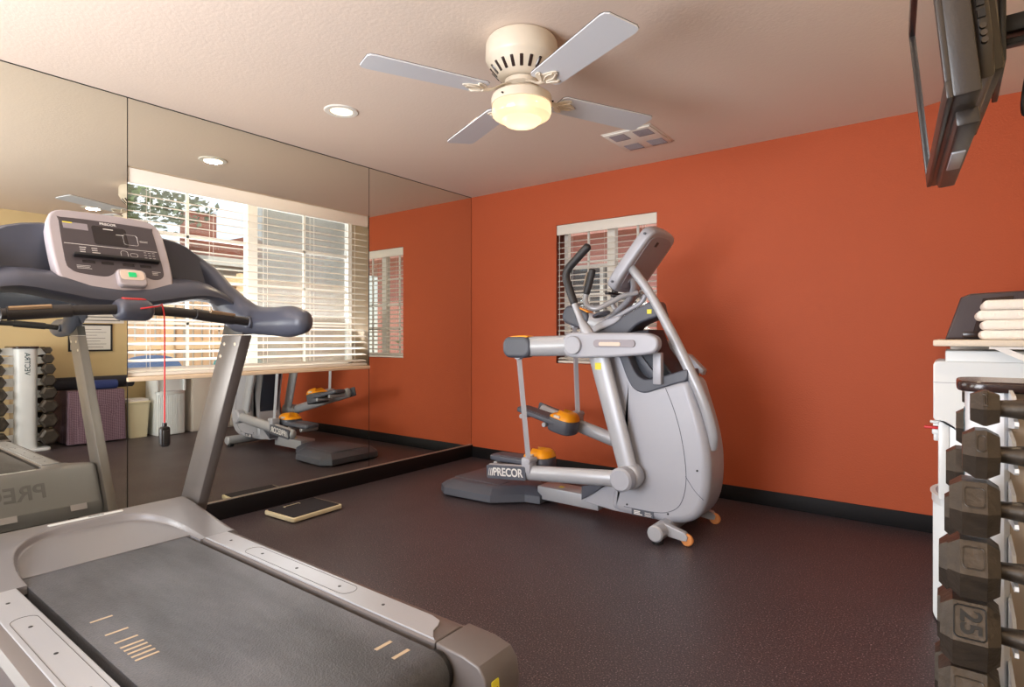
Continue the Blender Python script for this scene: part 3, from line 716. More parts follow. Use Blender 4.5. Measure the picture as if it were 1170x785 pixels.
# dark band framing the opening
ba = [(-1.60, 1.12), (-1.535, 1.12), (-1.495, 1.03), (-1.455, .94), (-1.415, .895), (-1.36, .885), (-1.25, .915), (-1.17, .942), (-1.135, .945), (-1.14, .89), (-1.20, .868), (-1.31, .83), (-1.39, .805), (-1.455, .825), (-1.50, .89), (-1.54, .99), (-1.58, 1.07)]
b = B(); prism(b, c2(ba, 3), 'y', 3.092, 3.27, .008, 3); link('dark_collar', b, M['amt_dark'], et)
b = B(); prism(b, [(-1.58, 1.03), (-1.50, 1.16), (-1.40, 1.17), (-1.36, 1.06), (-1.24, .90), (-1.38, .86), (-1.47, .90)], 'y', 3.17, 3.41, .01, 2); inn = link('drive_cover', b, M['amt_navy'], et)
b = B(); prism(b, [(-1.50, 1.05), (-1.47, 1.06), (-1.34, .90), (-1.38, .89)], 'y', 3.155, 3.18, .004, 2); link('cover_rib', b, M['amt_dark'], inn)
b = B(); prism(b, [(-1.285, 1.03), (-1.24, 1.02), (-1.15, .93), (-1.16, .90), (-1.24, .95)], 'y', 3.40, 3.46, .006, 2); link('linkage_plate', b, M['amt_light'], et)
b = B(); box(b, -1.325, -1.275, 3.06, 3.10, .86, 1.04, bev=.006); link('pivot_post', b, M['amt_light'], et)
# upper hood
uh = [(-1.76, 1.155), (-1.72, 1.185), (-1.60, 1.235), (-1.45, 1.305), (-1.38, 1.335), (-1.355, 1.325), (-1.345, 1.285), (-1.335, 1.25), (-1.36, 1.236), (-1.40, 1.225), (-1.47, 1.195), (-1.52, 1.145), (-1.56, 1.10), (-1.72, 1.10)]
b = B(); prism(b, c2(uh, 3), 'y', 3.155, 3.33, .012, 3); hd = link('upper_hood', b, M['amt_dark'], et)
b = B(); prism(b, rrect(.028, .026, .003, -1.385, 1.275), 'y', 3.152, 3.1555); link('warning_label', b, M['yellow'], hd)
b = B(); prism(b, c2([(-1.78, 1.14), (-1.74, 1.20), (-1.66, 1.235), (-1.56, 1.25), (-1.60, 1.21), (-1.70, 1.17)], 3), 'y', 3.14, 3.40, .008, 2); link('water_bottle_tray', b, M['amt_light'], et)
# mast
b = B(); MY = 3.125; mast = [(-1.512, 3.15, 1.556), (-1.457, MY, 1.498), (-1.386, MY, 1.403), (-1.32, MY, 1.295), (-1.229, MY, 1.127), (-1.144, MY, .958), (-1.085, MY, .835), (-1.048, MY+.01, .73), (-1.02, MY+.03, .60), (-1.03, MY+.05, .52)]
tube(b, mast, [(.026, .026)]*4+[(.028, .030)]*6, 18, cap=.4); link('mast', b, M['amt_tube'], et, ang=60)
# console
cm = frame((-1.615, YM, 1.425), (0, 1, 0), (.62, 0, .785))
b = B(); o = c2([(-.175, .03), (-.19, .12), (-.185, .33), (-.165, .40), (-.10, .425), (0, .43), (.10, .425), (.165, .40), (.185, .33), (.19, .12), (.175, .03), (.14, -.005), (0, -.012), (-.14, -.005)], 4)
prism(b, o, 'z', -.035, .035, .018, 4, mtx=cm); cons = link('console', b, M['amt_light'], et, ang=50)
b = B(); o = c2([(-.13, .05), (-.15, .30), (-.13, .375), (0, .395), (.13, .375), (.15, .30), (.13, .05), (.05, .025), (-.05, .025)], 4)
sgn = -1 if (cm.to_3x3() @ Vector((0, 0, 1))).x < 0 else 1
backz = (.034, .0395) if sgn > 0 else (-.0395, -.034); frontz = (-.037, -.034) if sgn > 0 else (.034, .037)
prism(b, o, 'z', backz[0], backz[1], .002, 1, mtx=cm); cb = link('console_back', b, M['amt_back'], cons)  # plate coloured darker to imitate the shade of a recessed back
zz = (backz[1], backz[1]+.003) if sgn > 0 else (backz[0]-.003, backz[0])
b = B(); prism(b, rrect(.12, .04, .004, 0, .345), 'z', zz[0], zz[1], mtx=cm); link('port_cover', b, M['amt_back'], cb)
b = B(); box(b, -.06, -.035, .33, .36, zz[0]-.001, zz[1]+.001, mtx=cm); link('data_port', b, M['black'], cb)
b = B(); prism(b, rrect(.15, .09, .004, 0, .115), 'z', zz[0], zz[1], mtx=cm); link('access_plate', b, M['amt_back'], cb)
b = B()
for y, v in ((3.075, .375), (3.075, .04)):
    p = cm @ Vector((-.183, v, .0)); cyl(b, p+Vector((0, -.008, 0)), p+Vector((0, .004, 0)), .007, 12)
each('trim_screw', b, M['amt_dark'], cons)
b = B(); prism(b, rrect(.30, .33, .02, 0, .21), 'z', frontz[0], frontz[1], mtx=cm); cs = link('console_face', b, M['panel'], cons)
b = B(); fz = (frontz[0]-.002, frontz[0]) if sgn > 0 else (frontz[1], frontz[1]+.002); prism(b, rrect(.16, .10, .01, 0, .28), 'z', fz[0], fz[1], mtx=cm); link('display_screen', b, M['screen'], cs)
b = B(); box(b, -1.655, -1.625, 3.11, 3.43, 1.385, 1.40, bev=.006); link('reading_ledge', b, M['black'], cons)
# neck and fixed handles
b = B(); tube(b, [(-1.53, 3.25, 1.50), (-1.52, 3.25, 1.43), (-1.55, 3.25, 1.36), (-1.62, 3.25, 1.30), (-1.70, 3.25, 1.24)], [(.05, .02), (.05, .018), (.045, .018), (.04, .018), (.035, .018)], 12); link('console_bracket', b, M['amt_light'], et, ang=60)
b = B(); tube(b, [(-1.44, 3.22, 1.375), (-1.47, 3.22, 1.33), (-1.56, 3.22, 1.285), (-1.66, 3.22, 1.235)], .014, 10); link('brace_tube', b, M['amt_light'], et, ang=60)
b = B(); o = []; 
pts = [(-1.69+.045*math.cos(2*math.pi*i/16), 3.14+.05*math.sin(2*math.pi*i/16), 1.265+.015*math.cos(2*math.pi*i/16)) for i in range(17)]; tube(b, pts, .009, 8, n=2, cap=0, up=(0, 0, 1)); link('cup_ring', b, M['amt_dark'], et)
for Y, nm in ((lambda y: y, 'n'), (em, 'f')):
    b = B(); tube(b, [(-1.765, Y(3.09), 1.40), (-1.775, Y(3.09), 1.355), (-1.755, Y(3.09), 1.315), (-1.70, Y(3.10), 1.300), (-1.63, Y(3.14), 1.335), (-1.57, Y(3.19), 1.375), (-1.50, Y(3.24), 1.395)], .0165, 12); fh = link('fixed_handle', b, M['amt_tube'], et, ang=60)
    b = B(); tube(b, [(-1.768, Y(3.09), 1.395), (-1.745, Y(3.09), 1.46), (-1.725, Y(3.09), 1.535)], .0215, 14, cap=.4); g_ = link('hand_grip', b, M['grip'], fh, ang=60)
    b = B(); tube(b, [(-1.775, Y(3.09)-.008, 1.44), (-1.752, Y(3.09)-.008, 1.52)], (.016, .006), 8, cap=.2); link('pulse_sensor', b, M['metal_trim'], g_)
# rear platform and spine, stabiliser
pf_ = [(-2.93, 3.02), (-2.93, 3.52), (-2.84, 3.585), (-2.44, 3.56), (-2.38, 3.50), (-2.27, 3.40), (-2.16, 3.38), (-2.16, 3.16), (-2.27, 3.14), (-2.38, 3.04), (-2.44, 2.98), (-2.84, 2.955)]
b = B(); rings = []
for z, d in ((.012, .01), (.018, 0), (.065, .004), (.095, .045), (.108, .07), (.112, .085)):
    rings.append([b.verts.new((p[0], p[1], z)) for p in (inset(pf_, d) if d else pf_)])
ring_faces(b, rings); caps = [f for f in b.faces if len(f.verts) > 4]; bmesh.ops.triangulate(b, faces=caps)
plf = link('rear_platform', b, M['amt_dark'], et, ang=18)
b = B(); box(b, -2.86, -2.45, 3.09, 3.45, .111, .115, bev=.002); link('step_pad', b, M['amt_dark'], plf)
b = B()
for x in (-2.82, -2.48):
    for y in (3.05, 3.49): cyl(b, (x, y, 0), (x, y, .03), .03, 14)
each('rubber_foot', b, M['black'], plf)
b = B(); box(b, -2.2, -1.74, 3.19, 3.35, .04, .128, bev=.006); sp = link('frame_rail', b, M['amt_tube'], et)
b = B(); box(b, -2.05, -2.02, 3.22, 3.25, .135, .137); link('warning_label', b, M['yellow'], sp)
b = B(); prism(b, [(-1.805, .12), (-1.805, .205), (-1.64, .25), (-1.70, .19)], 'y', 3.094, 3.39, .004, 2); link('shroud_corner', b, M['amt_dark'], et)
b = B(); cyl(b, (-1.262, 2.94, .062), (-1.262, 3.58, .062), .045, 28, bev=.008); st = link('stabilizer', b, M['amt_tube'], et)
for Y in (lambda y: y, em):
    b = B(); cyl(b, (-1.262, Y(2.985), 0), (-1.262, Y(2.985), .03), .032, 16, bev=.004); each('rubber_foot', b, M['black'], st)
    b = B(); prism(b, [(-1.25, .105), (-1.13, .075), (-1.11, .055), (-1.115, .032), (-1.14, .028), (-1.25, .04)], 'y', min(Y(3.02), Y(3.06)), max(Y(3.02), Y(3.06)), .004, 2); wb_ = link('wheel_bracket', b, M['amt_tube'], st)
    b = B(); cyl(b, (-1.118, Y(3.028), .034), (-1.118, Y(3.052), .034), .033, 20, bev=.006); link('transport_wheel', b, M['amber_wheel'], wb_)
# side linkages: sgn of y; near side level, far side raised
def side(Y, ang, pz, far=False):
    """ang: rotation of the upper beam about its front pivot; pz: pedal end heights"""
    a0, a1 = sorted((Y(2.935), Y(2.998))); yc = (a0+a1)/2; yo = Y(2.93)
    piv = Vector((-1.285, yc, 1.085)); rot = Matrix.Translation((-2.115, yc, 1.268)) @ Matrix.Rotation(ang, 4, 'Y') @ Matrix.Translation((2.185, -yc, -1.062)) if far else Matrix()
    ex = .12 if far else 0
    b = B(); tb = B(); tube(tb, [(-2.11, yc, 1.067), (-1.90, yc, 1.073), (-1.76, yc, 1.08)], (.034, .062), 20, cap=0); tb.transform(rot); merge(b, tb)
    arm = link('upper_arm', b, M['amt_tube'], et, ang=60)
    b = B(); prism(b, c2([(-1.82, 1.015), (-1.82, 1.145), (-1.60, 1.150), (-1.36-ex, 1.150), (-1.285-ex, 1.142), (-1.245-ex, 1.115), (-1.245-ex, 1.065), (-1.285-ex, 1.035), (-1.40-ex, 1.022), (-1.60, 1.008)], 4), 'y', a0, a1, .014, 4); b.transform(rot)
    cov = link('arm_cover', b, M['amt_light'], arm, ang=40)
    y0 = yo; s = -1 if Y(0) == 0 else 1
    def out(d): return yo+(-d if Y(1) == 1 else d)
    b = B(); cyl(b, (-1.765, yc, 1.078), (-1.765, out(.014), 1.078), .055, 32, bev=.004); b.transform(rot); link('pivot_cap', b, M['amt_light'], arm)
    b = B(); lo, hi = sorted((out(-.006), out(.0035)))
    prism(b, rrect(.26, .042, .02, -1.50, 1.09, 8), 'y', lo, hi, .002, 2); b.transform(rot); slot = link('arm_slot', b, M['amt_back'], cov)
    b = B(); lo, hi = sorted((out(.0), out(.007))); prism(b, rrect(.135, .022, .01, -1.525, 1.087, 6), 'y', lo, hi, .001, 1); b.transform(rot); badge = link('name_badge', b, M['ceiling'], slot)
    b = B(); lo, hi = sorted((yc-.045, yc+.045)); prism(b, rrect(.215, .135, .055, -2.185, 1.062, 8), 'y', lo, hi, .02, 4); b.transform(rot); cap = link('end_cap', b, M['amt_dark'], arm, ang=50)
    b = B(); prism(b, c2([(-2.27, 1.105), (-2.24, 1.128), (-2.18, 1.135), (-2.11, 1.135), (-2.10, 1.125), (-2.18, 1.122), (-2.235, 1.112)], 3), 'y', lo+.012, hi-.012, .002, 1); b.transform(rot); link('cap_stripe', b, M['orange_plastic'], cap)
    # strap
    top = rot @ Vector((-2.19, yc, 1.0)); pe = Vector((-2.115, yc, pz[0]+.07))
    b = B(); tube(b, [top, pe], (.016, .020), 4, smooth=False, cap=0); link('pedal_strap', b, M['amt_light'], et)
    b = B(); cyl(b, top+Vector((0, -.02, .01)), top+Vector((0, .02, .01)), .03, 16, bev=.004); link('strap_anchor', b, M['amt_light'], arm)
    # lower arm
    j = Vector((-1.462, yc, .325)); e = Vector((-2.42, yc, pz[1]))
    b = B(); tube(b, [e, j], (.034, .047), 18, smooth=False, cap=.6); la = link('pedal_arm', b, M['amt_tube'], et, ang=60)
    d = (j-e).normalized(); pb = e+d*.31
    b = B(); box(b, pb.x-.035, pb.x+.035, yc-.04, yc+.04, pb.z-.0, pb.z+.10, bev=.012); cyl(b, (pb.x+.02, yc-.045, pb.z+.08), (pb.x+.02, yc+.045, pb.z+.08), .018, 14, bev=.003); link('strap_clevis', b, M['amt_light'], la)
    # logo plate
    nrm = Vector((0, -1, 0)) if Y(1) == 1 else Vector((0, 1, 0)); pc = e+d*.125
    u = d if Y(1) == 1 else -d; v = nrm.cross(u)
    pmx = frame((pc.x, yc+nrm.y*.032, pc.z), u, v)
    b = B(); prism(b, rrect(.315, .088, .012, .03), 'z', 0, .012, .003, 2, mtx=pmx); lp = link('logo_plate', b, M['amt_dark'], la)
    text('logo_lettering', 'PRECOR', .072, M['ink'], lp, pmx @ Matrix.Translation((.048, 0, .0125)), bold=.0016, sx=.88)
    b = B()
    for i in range(3): box(b, -.108+i*.014, -.108+i*.014+.004+.002*i, -.024, .024, .0115, .0133, mtx=pmx @ Matrix(((1, .25, 0, 0), (0, 1, 0, 0), (0, 0, 1, 0), (0, 0, 0, 1))))
    link('logo_bars', b, M['ink'], lp)
    b = B(); cyl(b, (j.x, yc-.04, j.z), (j.x, yc+.04, j.z), .068, 28, bev=.012); link('joint_cap', b, M['amt_light'], la)
    # link from lower joint up to beam pivot
    b = B(); yk = Y(3.035); k0 = Vector((-1.455, yk, .34)); k1 = Vector((-1.665, yk, 1.06))
    tube(b, [k0, (k0+k1)/2, k1], [(.03, .058), (.03, .062), (.03, .066)], 18, cap=.5); cyl(b, (-1.455, yk-.03, .33), (-1.455, yk+.05, .33), .075, 24, bev=.01)
    lk = link('swing_link', b, M['amt_tube'], et, ang=60)
    b = B(); lo, hi = sorted((Y(3.004), Y(3.008))); prism(b, rrect(.04, .04, .004, -1.64, .955), 'y', lo, hi, mtx=None); link('warning_label', b, M['yellow'], lk)
    # pedal
    yp = Y(3.12); tilt = math.atan2(pz[2]-pz[3], .45)
    pm_ = Matrix.Translation((-2.27, yp, (pz[2]+pz[3])/2)) @ Matrix.Rotation(tilt, 4, 'Y')
    b = B(); o = c2([(-.235, -.05), (-.235, .05), (-.19, .075), (.0, .085), (.15, .09), (.215, .07), (.23, .0), (.215, -.07), (.15, -.09), (.0, -.085), (-.19, -.075)], 3)
    prism(b, o, 'z', -.012, .022, .008, 3, mtx=pm_); prism(b, inset(o, .022), 'z', .018, .026, .002, 1, mtx=pm_); ped = link('pedal', b, M['amt_dark'], et, ang=40)
    b = B(); o2 = c2([(.06, -.075), (.04, 0), (.06, .075), (.15, .093), (.215, .075), (.235, 0), (.215, -.075), (.15, -.093)], 3)
    prism(b, o2, 'z', -.055, .045, .012, 3, mtx=pm_); link('toe_block', b, M['amt_dark'], ped)
    rg = B()
    zs = [(.043, 0), (.06, .004), (.078, .016), (.090, .034), (.095, .055)]
    rr = [[rg.verts.new(pm_ @ Vector((p[0]-(.0 if k < 2 else 0), p[1], z-(.035 if p[0] < .1 else 0)*(k/4)))) for p in inset(o2, d_)] for k, (z, d_) in enumerate(zs)]
    ring_faces(rg, rr); tc = link('toe_cap', rg, M['orange_plastic'], ped, ang=50)
    b = B(); box(b, .10, .15, -.098, -.03, .05, .068, bev=.005, mtx=pm_); link('cap_slot', b, M['ceiling'], tc)
    b = B()
    for x in (-.17, .03): cyl(b, pm_ @ Vector((x, -.088, -.03)), pm_ @ Vector((x, .088, -.03)), .017, 14, bev=.003)
    each('pedal_roller', b, M['amt_tube'], ped)
    # moving handle
    b = B()
    hx_ = -.07 if far else 0
    hp = [Vector((-1.655, yc, 1.10)), Vector((-1.70, yc, 1.17)), Vector((-1.735, yc, 1.23)), Vector((-1.785, yc, 1.34))]
    tb = B(); tube(tb, hp, [(.030, .038), (.028, .034), (.020, .02), (.019, .019)], 14, cap=.3); tb.transform(Matrix.Translation((hx_, 0, 0)) @ rot); merge(b, tb)
    mh = link('moving_handle', b, M['amt_tube'], et, ang=60)
    b = B(); tube(b, [(-1.782, yc, 1.335), (-1.815, yc, 1.42), (-1.836, yc, 1.485), (-1.822, yc, 1.535), (-1.765, yc+.0, 1.59), (-1.69, yc, 1.655)], .0245, 14, cap=.8); b.transform(Matrix.Translation((hx_, 0, 0)) @ rot); link('handle_grip', b, M['grip'], mh, ang=60)
side(lambda y: y, 0, (.275, .242, .30, .305))
side(em, R(21), (.515, .575, .60, .50), True)

# ---------------------------------------------------------------- bathroom scale on the floor
s = thing('bathroom_scale', 'flat cream bathroom scale with black rubber top on the floor by the mirror', 'bathroom scale', (-3.29, 2.14, 0))
mt = Matrix.Translation((-3.30, 2.145, 0)) @ Matrix.Rotation(R(3), 4, 'Z')
b = B(); prism(b, rrect(.30, .37, .015), 'z', .006, .032, .005, 3, mtx=mt); link('body', b, M['cream'], s)
b = B(); prism(b, rrect(.272, .342, .008), 'z', .0315, .0355, .001, 1, mtx=mt); mp_ = link('rubber_top', b, M['mat_black'], s)
b = B()
for x0, x1, y0, y1 in ((-.105, -.100, -.075, .03), (-.105, -.085, -.08, -.075), (-.105, -.085, .03, .035)): box(b, x0, x1, y0, y1, .035, .0375, mtx=mt)
link('readout_rim', b, M['cream'], s)
b = B()
for x in (-.12, .12):
    for y in (-.15, .15): tb = B(); cyl(tb, (x, y, 0), (x, y, .008), .014, 12); tb.transform(mt); merge(b, tb)
each('foot', b, M['black'], s)

# ---------------------------------------------------------------- dumbbell rack with sixteen hex dumbbells
rk = thing('dumbbell_rack', 'white upright dumbbell tower holding two columns of hex dumbbells', 'dumbbell rack', (.22, 1.63, 0))
LV = [.993, .907, .804, .690, .568, .437, .293, .135]; HW = [.038, .052, .059, .063, .071, .0765, .079, .084]
YN, YF = 1.412, 1.80; TY = 1.632
b = B(); prism(b, rrect(.50, .36, .03, .23, TY), 'z', 0, .03, .006, 2); link('base_plate', b, M['rack_white'], rk)
b = B(); prism(b, c2([(.10, TY-.080), (.055, TY-.078), (.035, TY-.05), (.030, TY), (.035, TY+.05), (.055, TY+.078), (.10, TY+.080)], 4), 'z', .03, 1.012, 0); fc = link('front_column', b, M['rack_white'], rk, ang=40)
b = B(); box(b, .098, .40, TY-.062, TY+.062, .03, 1.012, bev=.004); link('core_panel', b, M['rack_beige'], rk)
b = B(); prism(b, rrect(.40, .20, .05, .215, TY, 8), 'z', 1.012, 1.034, .006, 3); link('top_cap', b, M['rack_cap'], rk)
text('rack_lettering', 'VECTRA', .060, M['dark_ink'], fc, frame((.0290, TY, .862), (0, 0, 1), (0, 1, 0)), bold=.0008)
for i in range(len(LV)):
    for s_, yc in ((-1, YN), (1, YF)):
        b = B(); zz = LV[i]; y_in = TY+s_*.06
        for x in (.098, .172):
            yo = yc+s_*.022
            o = [(y_in, zz-.055), (y_in, zz+.03), (yc-s_*.045, zz+.02), (yc-s_*.028, zz-.002), (yc-s_*.018, zz-.018), (yc+s_*.0, zz-.0235), (yc+s_*.010, zz-.0225), (yc+s_*.012, zz-.030), (yc+s_*.0, zz-.036)]
            b = B(); prism(b, o, 'x', x, x+.006); link('cradle_hook', b, M['rack_white'], rk)
heads = ['topmost', 'second from top', 'third from top', 'fourth from top', 'fifth from top', 'sixth from top', 'seventh from top', 'bottom']
def dumbbell(i, yc, col):
    z = LV[i]; W = HW[i]; x0 = (.034, .022, .002, -.001, -.012, -.015, -.02, -.025)[i]-(0 if col == 'near' else .006); xh = .077; hl = xh-x0; x1 = xh+.125; xe = x1+hl
    near = col == 'near'
    lab = 'grey hex dumbbell%s, %s in the rack column %s the camera' % (' marked 25' if near and i == 4 else '', heads[i], 'nearest' if near else 'farther from')
    t = thing('hex_dumbbell', lab, 'dumbbell', (x0+.12, yc, z), 'hex dumbbells on the white tower')
    for a, c in ((x0, xh), (x1, xe)):
        b = B(); rings = []; ch = .019; rz = R(random.uniform(-4, 4))
        for x, sc_k in ((a, .74), (a+.003, .78), (a+ch, 1), (c-ch, 1), (c-.003, .80), (c, .76)):
            rings.append([b.verts.new((x, yc+W*sc_k*math.cos(R(60*k)), z+W*sc_k*math.sin(R(60*k)))) for k in range(6)])
        ring_faces(b, rings); h = link('head', b, M['iron'], t, ang=20)
        if a < xh-.001:
            # moulded weight mark on the upper facet that faces the camera side
            sf = -1 if near else 1
            nrm = Vector((0, sf*math.sin(R(60))*1.0, .5)); nrm = Vector((0, sf*math.cos(R(30)), math.sin(R(30))))
            cpt = Vector(((a+c)/2, yc, z))+nrm*(W*math.cos(R(30))+.0004)
            u = Vector((0, sf*math.sin(R(30)), -math.cos(R(30)))); v = nrm.cross(u)
            fmx = frame(cpt, u, v)
            wmark = {0: '5', 1: '10', 2: '15', 3: '20', 4: '25', 5: '30', 6: '35', 7: '40'}[i]
            if near and i == 4:
                text('weight_mark', wmark, W*.62, M['mark'], h, fmx, ext=.0018, bold=.001)
                b = B(); ol = rrect(W*.80, (hl-2*ch)*.92, .007, 0, 0, 4)
                for q in range(len(ol)):
                    p_, r_ = ol[q], ol[(q+1) % len(ol)]; tube(b, [fmx @ Vector((*p_, .0005)), fmx @ Vector((*r_, .0005))], .0014, 5, smooth=False, cap=0)
                link('mark_border', b, M['mark'] if near and i == 4 else M['iron'], h)
            else:
                b = B(); ol = rrect(W*.62, (hl-2*ch)*.8, .006, 0, 0, 4)
                for q in range(len(ol)):
                    p_, r_ = ol[q], ol[(q+1) % len(ol)]; tube(b, [fmx @ Vector((*p_, .0005)), fmx @ Vector((*r_, .0005))], .0014, 5, smooth=False, cap=0)
                link('mark_border', b, M['mark'] if near and i == 4 else M['iron'], h)
    b = B(); hx = [(xh-.004, .0155), (xh+.01, .016), ((xh+x1)/2, .0205), (x1-.01, .016), (x1+.004, .0155)]
    tube(b, [(x, yc, z) for x, r in hx], [r for x, r in hx], 16, cap=0, up=(0, 0, 1)); link('handle', b, M['handle_iron'], t, ang=60)
for i in range(8):
    dumbbell(i, YN, 'near'); dumbbell(i, YF, 'far')

# ---------------------------------------------------------------- counter, cabinet, cooler, bins, hamper on the right wall
struct_counter = tag(link('countertop', bx(-.045, XR-.001, 2.70, YB-.013, 1.092, 1.116, bev=.005), M['counter']), 'speckled beige countertop under the stacked towels', 'countertop')
cb_ = thing('base_cabinet', 'pale laminate base cabinet under the counter against the orange wall', 'cabinet', (.25, 3.62, 0))
b = B(); box(b, .01, XR-.014, 3.16, YB-.015, 0.0, 1.092, bev=.003); link('carcass', b, M['cabinet'], cb_)
for y0, y1 in ((3.17, 3.61), (3.62, 4.07)):
    b = B(); box(b, -.008, .01, y0, y1, .02, 1.06, bev=.003); dr = link('door', b, M['cabinet'], cb_)
    b = B(); ym = y1-.05 if y0 < 3.3 else y0+.05; tube(b, [(-.008, ym, .86), (-.03, ym, .865), (-.03, ym, .955), (-.008, ym, .96)], .005, 8); link('handle', b, M['bracket'], dr)
b = B(); prism(b, [(.12, 1.09), (.16, 1.09), (.545, .90), (.545, .87)], 'y', 2.715, 2.735); box(b, .12, .545, 2.71, 2.74, 1.083, 1.091); tag(link('shelf_bracket', b, M['bracket']), 'white diagonal steel bracket holding up the counter end', 'bracket')

wc = thing('water_cooler', 'white floor-standing water cooler with ribbed lower front under the counter', 'water cooler', (.13, 2.92, 0))
b = B(); box(b, -.008, .30, 2.775, 3.075, .0, 1.075, bev=.008); link('cabinet', b, M['white_gloss'], wc)
b = B(); prism(b, [(-.040, .806), (-.045, .815), (-.045, 1.02), (-.040, 1.030), (-.030, 1.034), (.303, 1.034), (.303, .745), (.09, .745), (.055, .750), (.03, .765), (.012, .785), (-.01, .799), (-.03, .803)], 'y', 2.755, 3.095, .005, 3); fu = link('upper_front', b, M['white_gloss'], wc)
b = B(); box(b, -.0463, .302, 2.7535, 3.0965, .952, .9535); link('seam_line', b, M['amt_back'], fu)
b = B()
for y in (2.767, 3.058): box(b, -.03, .005, y, y+.024, .50, .80, bev=.006)
link('side_cheek', b, M['white_gloss'], wc)
b = B(); box(b, -.006, .002, 2.79, 3.06, .50, .80); link('bay_back', b, M['rack_beige'], wc)
def bow(n, d, y0=2.772, y1=3.078, ribs=0):
    o = [(.02, y0)]
    for i in range(n+1):
        t = i/n; y = y0+(y1-y0)*t; x = .0-d*math.sin(math.pi*t)**.6
        if ribs: x +=   .004*(1 if i % 2 else -1)
        o.append((x, y))
    return o+[(.02, y1)]
b = B(); prism(b, bow(40, .045, ribs=1), 'z', .01, .468); link('ribbed_front', b, M['white_gloss'], wc, ang=20)
b = B(); prism(b, bow(24, .053), 'z', .468, .50); prism(b, bow(24, .058), 'z', .50, .505); tr = link('drip_tray', b, M['white_gloss'], wc)
b = B(); prism(b, bow(24, .04, 2.79, 3.06), 'z', .5045, .507); link('drip_grille', b, M['amt_back'], wc)
b = B(); box(b, -.05, .0, 2.80, 2.83, .745, .766, bev=.005); box(b, -.045, -.028, 2.803, 2.827, .72, .75, bev=.004); link('spout', b, M['white_gloss'], wc)
b = B(); box(b, -.075, -.02, 2.80, 2.83, .766, .776, bev=.003); link('hot_tap_lever', b, M['red'], wc)
b = B(); box(b, -.05, .0, 2.99, 3.02, .745, .766, bev=.005); box(b, -.045, -.028, 2.993, 3.017, .72, .75, bev=.004); link('spout', b, M['white_gloss'], wc)
b = B(); box(b, -.060, -.02, 2.99, 3.02, .766, .776, bev=.003); link('cold_tap_lever', b, M['white_gloss'], wc)

bn = thing('waste_bin', 'small cream square waste bin between the water cooler and the covered hamper', 'waste bin', (.16, 2.62, 0))
def taper(bm, x0, x1, y0, y1, z0, z1, k, th=0):
    cx, cy = (x0+x1)/2, (y0+y1)/2; rings = []
    for z, s_ in ((z0, k), (z1, 1)):
        rings.append([bm.verts.new((cx+p[0]*s_, cy+p[1]*s_, z)) for p in rrect(x1-x0, y1-y0, .03)])
    if th:
        for z, s_ in ((z1, 1-th), (z0+.01, k*(1-th))):
            rings.append([bm.verts.new((cx+p[0]*s_, cy+p[1]*s_, z)) for p in rrect(x1-x0, y1-y0, .03)])
    ring_faces(bm, rings)
b = B(); taper(b, .05, .28, 2.505, 2.735, 0, .40, .82, .03); link('bin_body', b, M['cream'], bn)
b = B(); prism(b, rrect(.25, .25, .035, .165, 2.62), 'z', .385, .405, .004, 2); prism(b, rrect(.215, .215, .03, .165, 2.62), 'z', .404, .406); link('rim', b, M['cream'], bn)
b = B(); taper(b, .06, .27, 2.515, 2.725, .404, .43, 1.02, 0); link('bin_liner', b, M['paper'], bn)

hp_ = thing('covered_hamper', 'low box draped in purple patterned fabric under the rolled mats', 'hamper', (.30, 2.21, 0))
b = B(); o = []
n = 120; wv = [(.0, 1.96), (.52, 1.96), (.52, 2.46), (.0, 2.46)]
def per(t, grow, fold):
    t *= 4; s_ = int(t) % 4; f = t-int(t); a, c = wv[s_], wv[(s_+1) % 4]
    x = a[0]+(c[0]-a[0])*f; y = a[1]+(c[1]-a[1])*f; cx, cy = .26, 2.21
    k = 1+grow+fold*math.sin(t*19)*(.5+.5*math.sin(t*5))
    return (cx+(x-cx)*k, cy+(y-cy)*k)
rings = [[b.verts.new((*per(i/n, g_, f_), z)) for i in range(n)] for z, g_, f_ in ((.02, .02, .035), (.2, .01, .025), (.4, 0, .015), (.55, -.01, .005), (.565, -.03, 0))]
ring_faces(b, rings); link('fabric_cover', b, M['hamper'], hp_, ang=60)
def roll(name, lab, p0, p1, r, m, grp='rolled exercise mats'):
    t = thing(name, lab, 'exercise mat', ((p0[0]+p1[0])/2, (p0[1]+p1[1])/2, p0[2]-r), grp)
    b = B(); cyl(b, p0, p1, r, 28, bev=.008); rl = link('rolled_foam', b, m, t)
    b = B(); d = (Vector(p1)-Vector(p0)).normalized(); a = d.orthogonal().normalized(); c_ = d.cross(a)
    pts = [Vector(p0)-d*.001+(a*math.cos(q*.5)+c_*math.sin(q*.5))*(r*.12+r*.8*q/36) for q in range(37)]
    tube(b, pts, .002, 5, n=1, cap=0, up=d); link('spiral_end', b, M['black'], t)
roll('exercise_mat', 'long black rolled mat lying across the covered hamper', (.235, 1.88, .634), (.235, 2.62, .634), .066, M['mat_black'])
roll('exercise_mat', 'short blue rolled mat beside the black mat on the covered hamper', (.105, 2.20, .616), (.105, 2.42, .616), .05, M['mat_blue'])

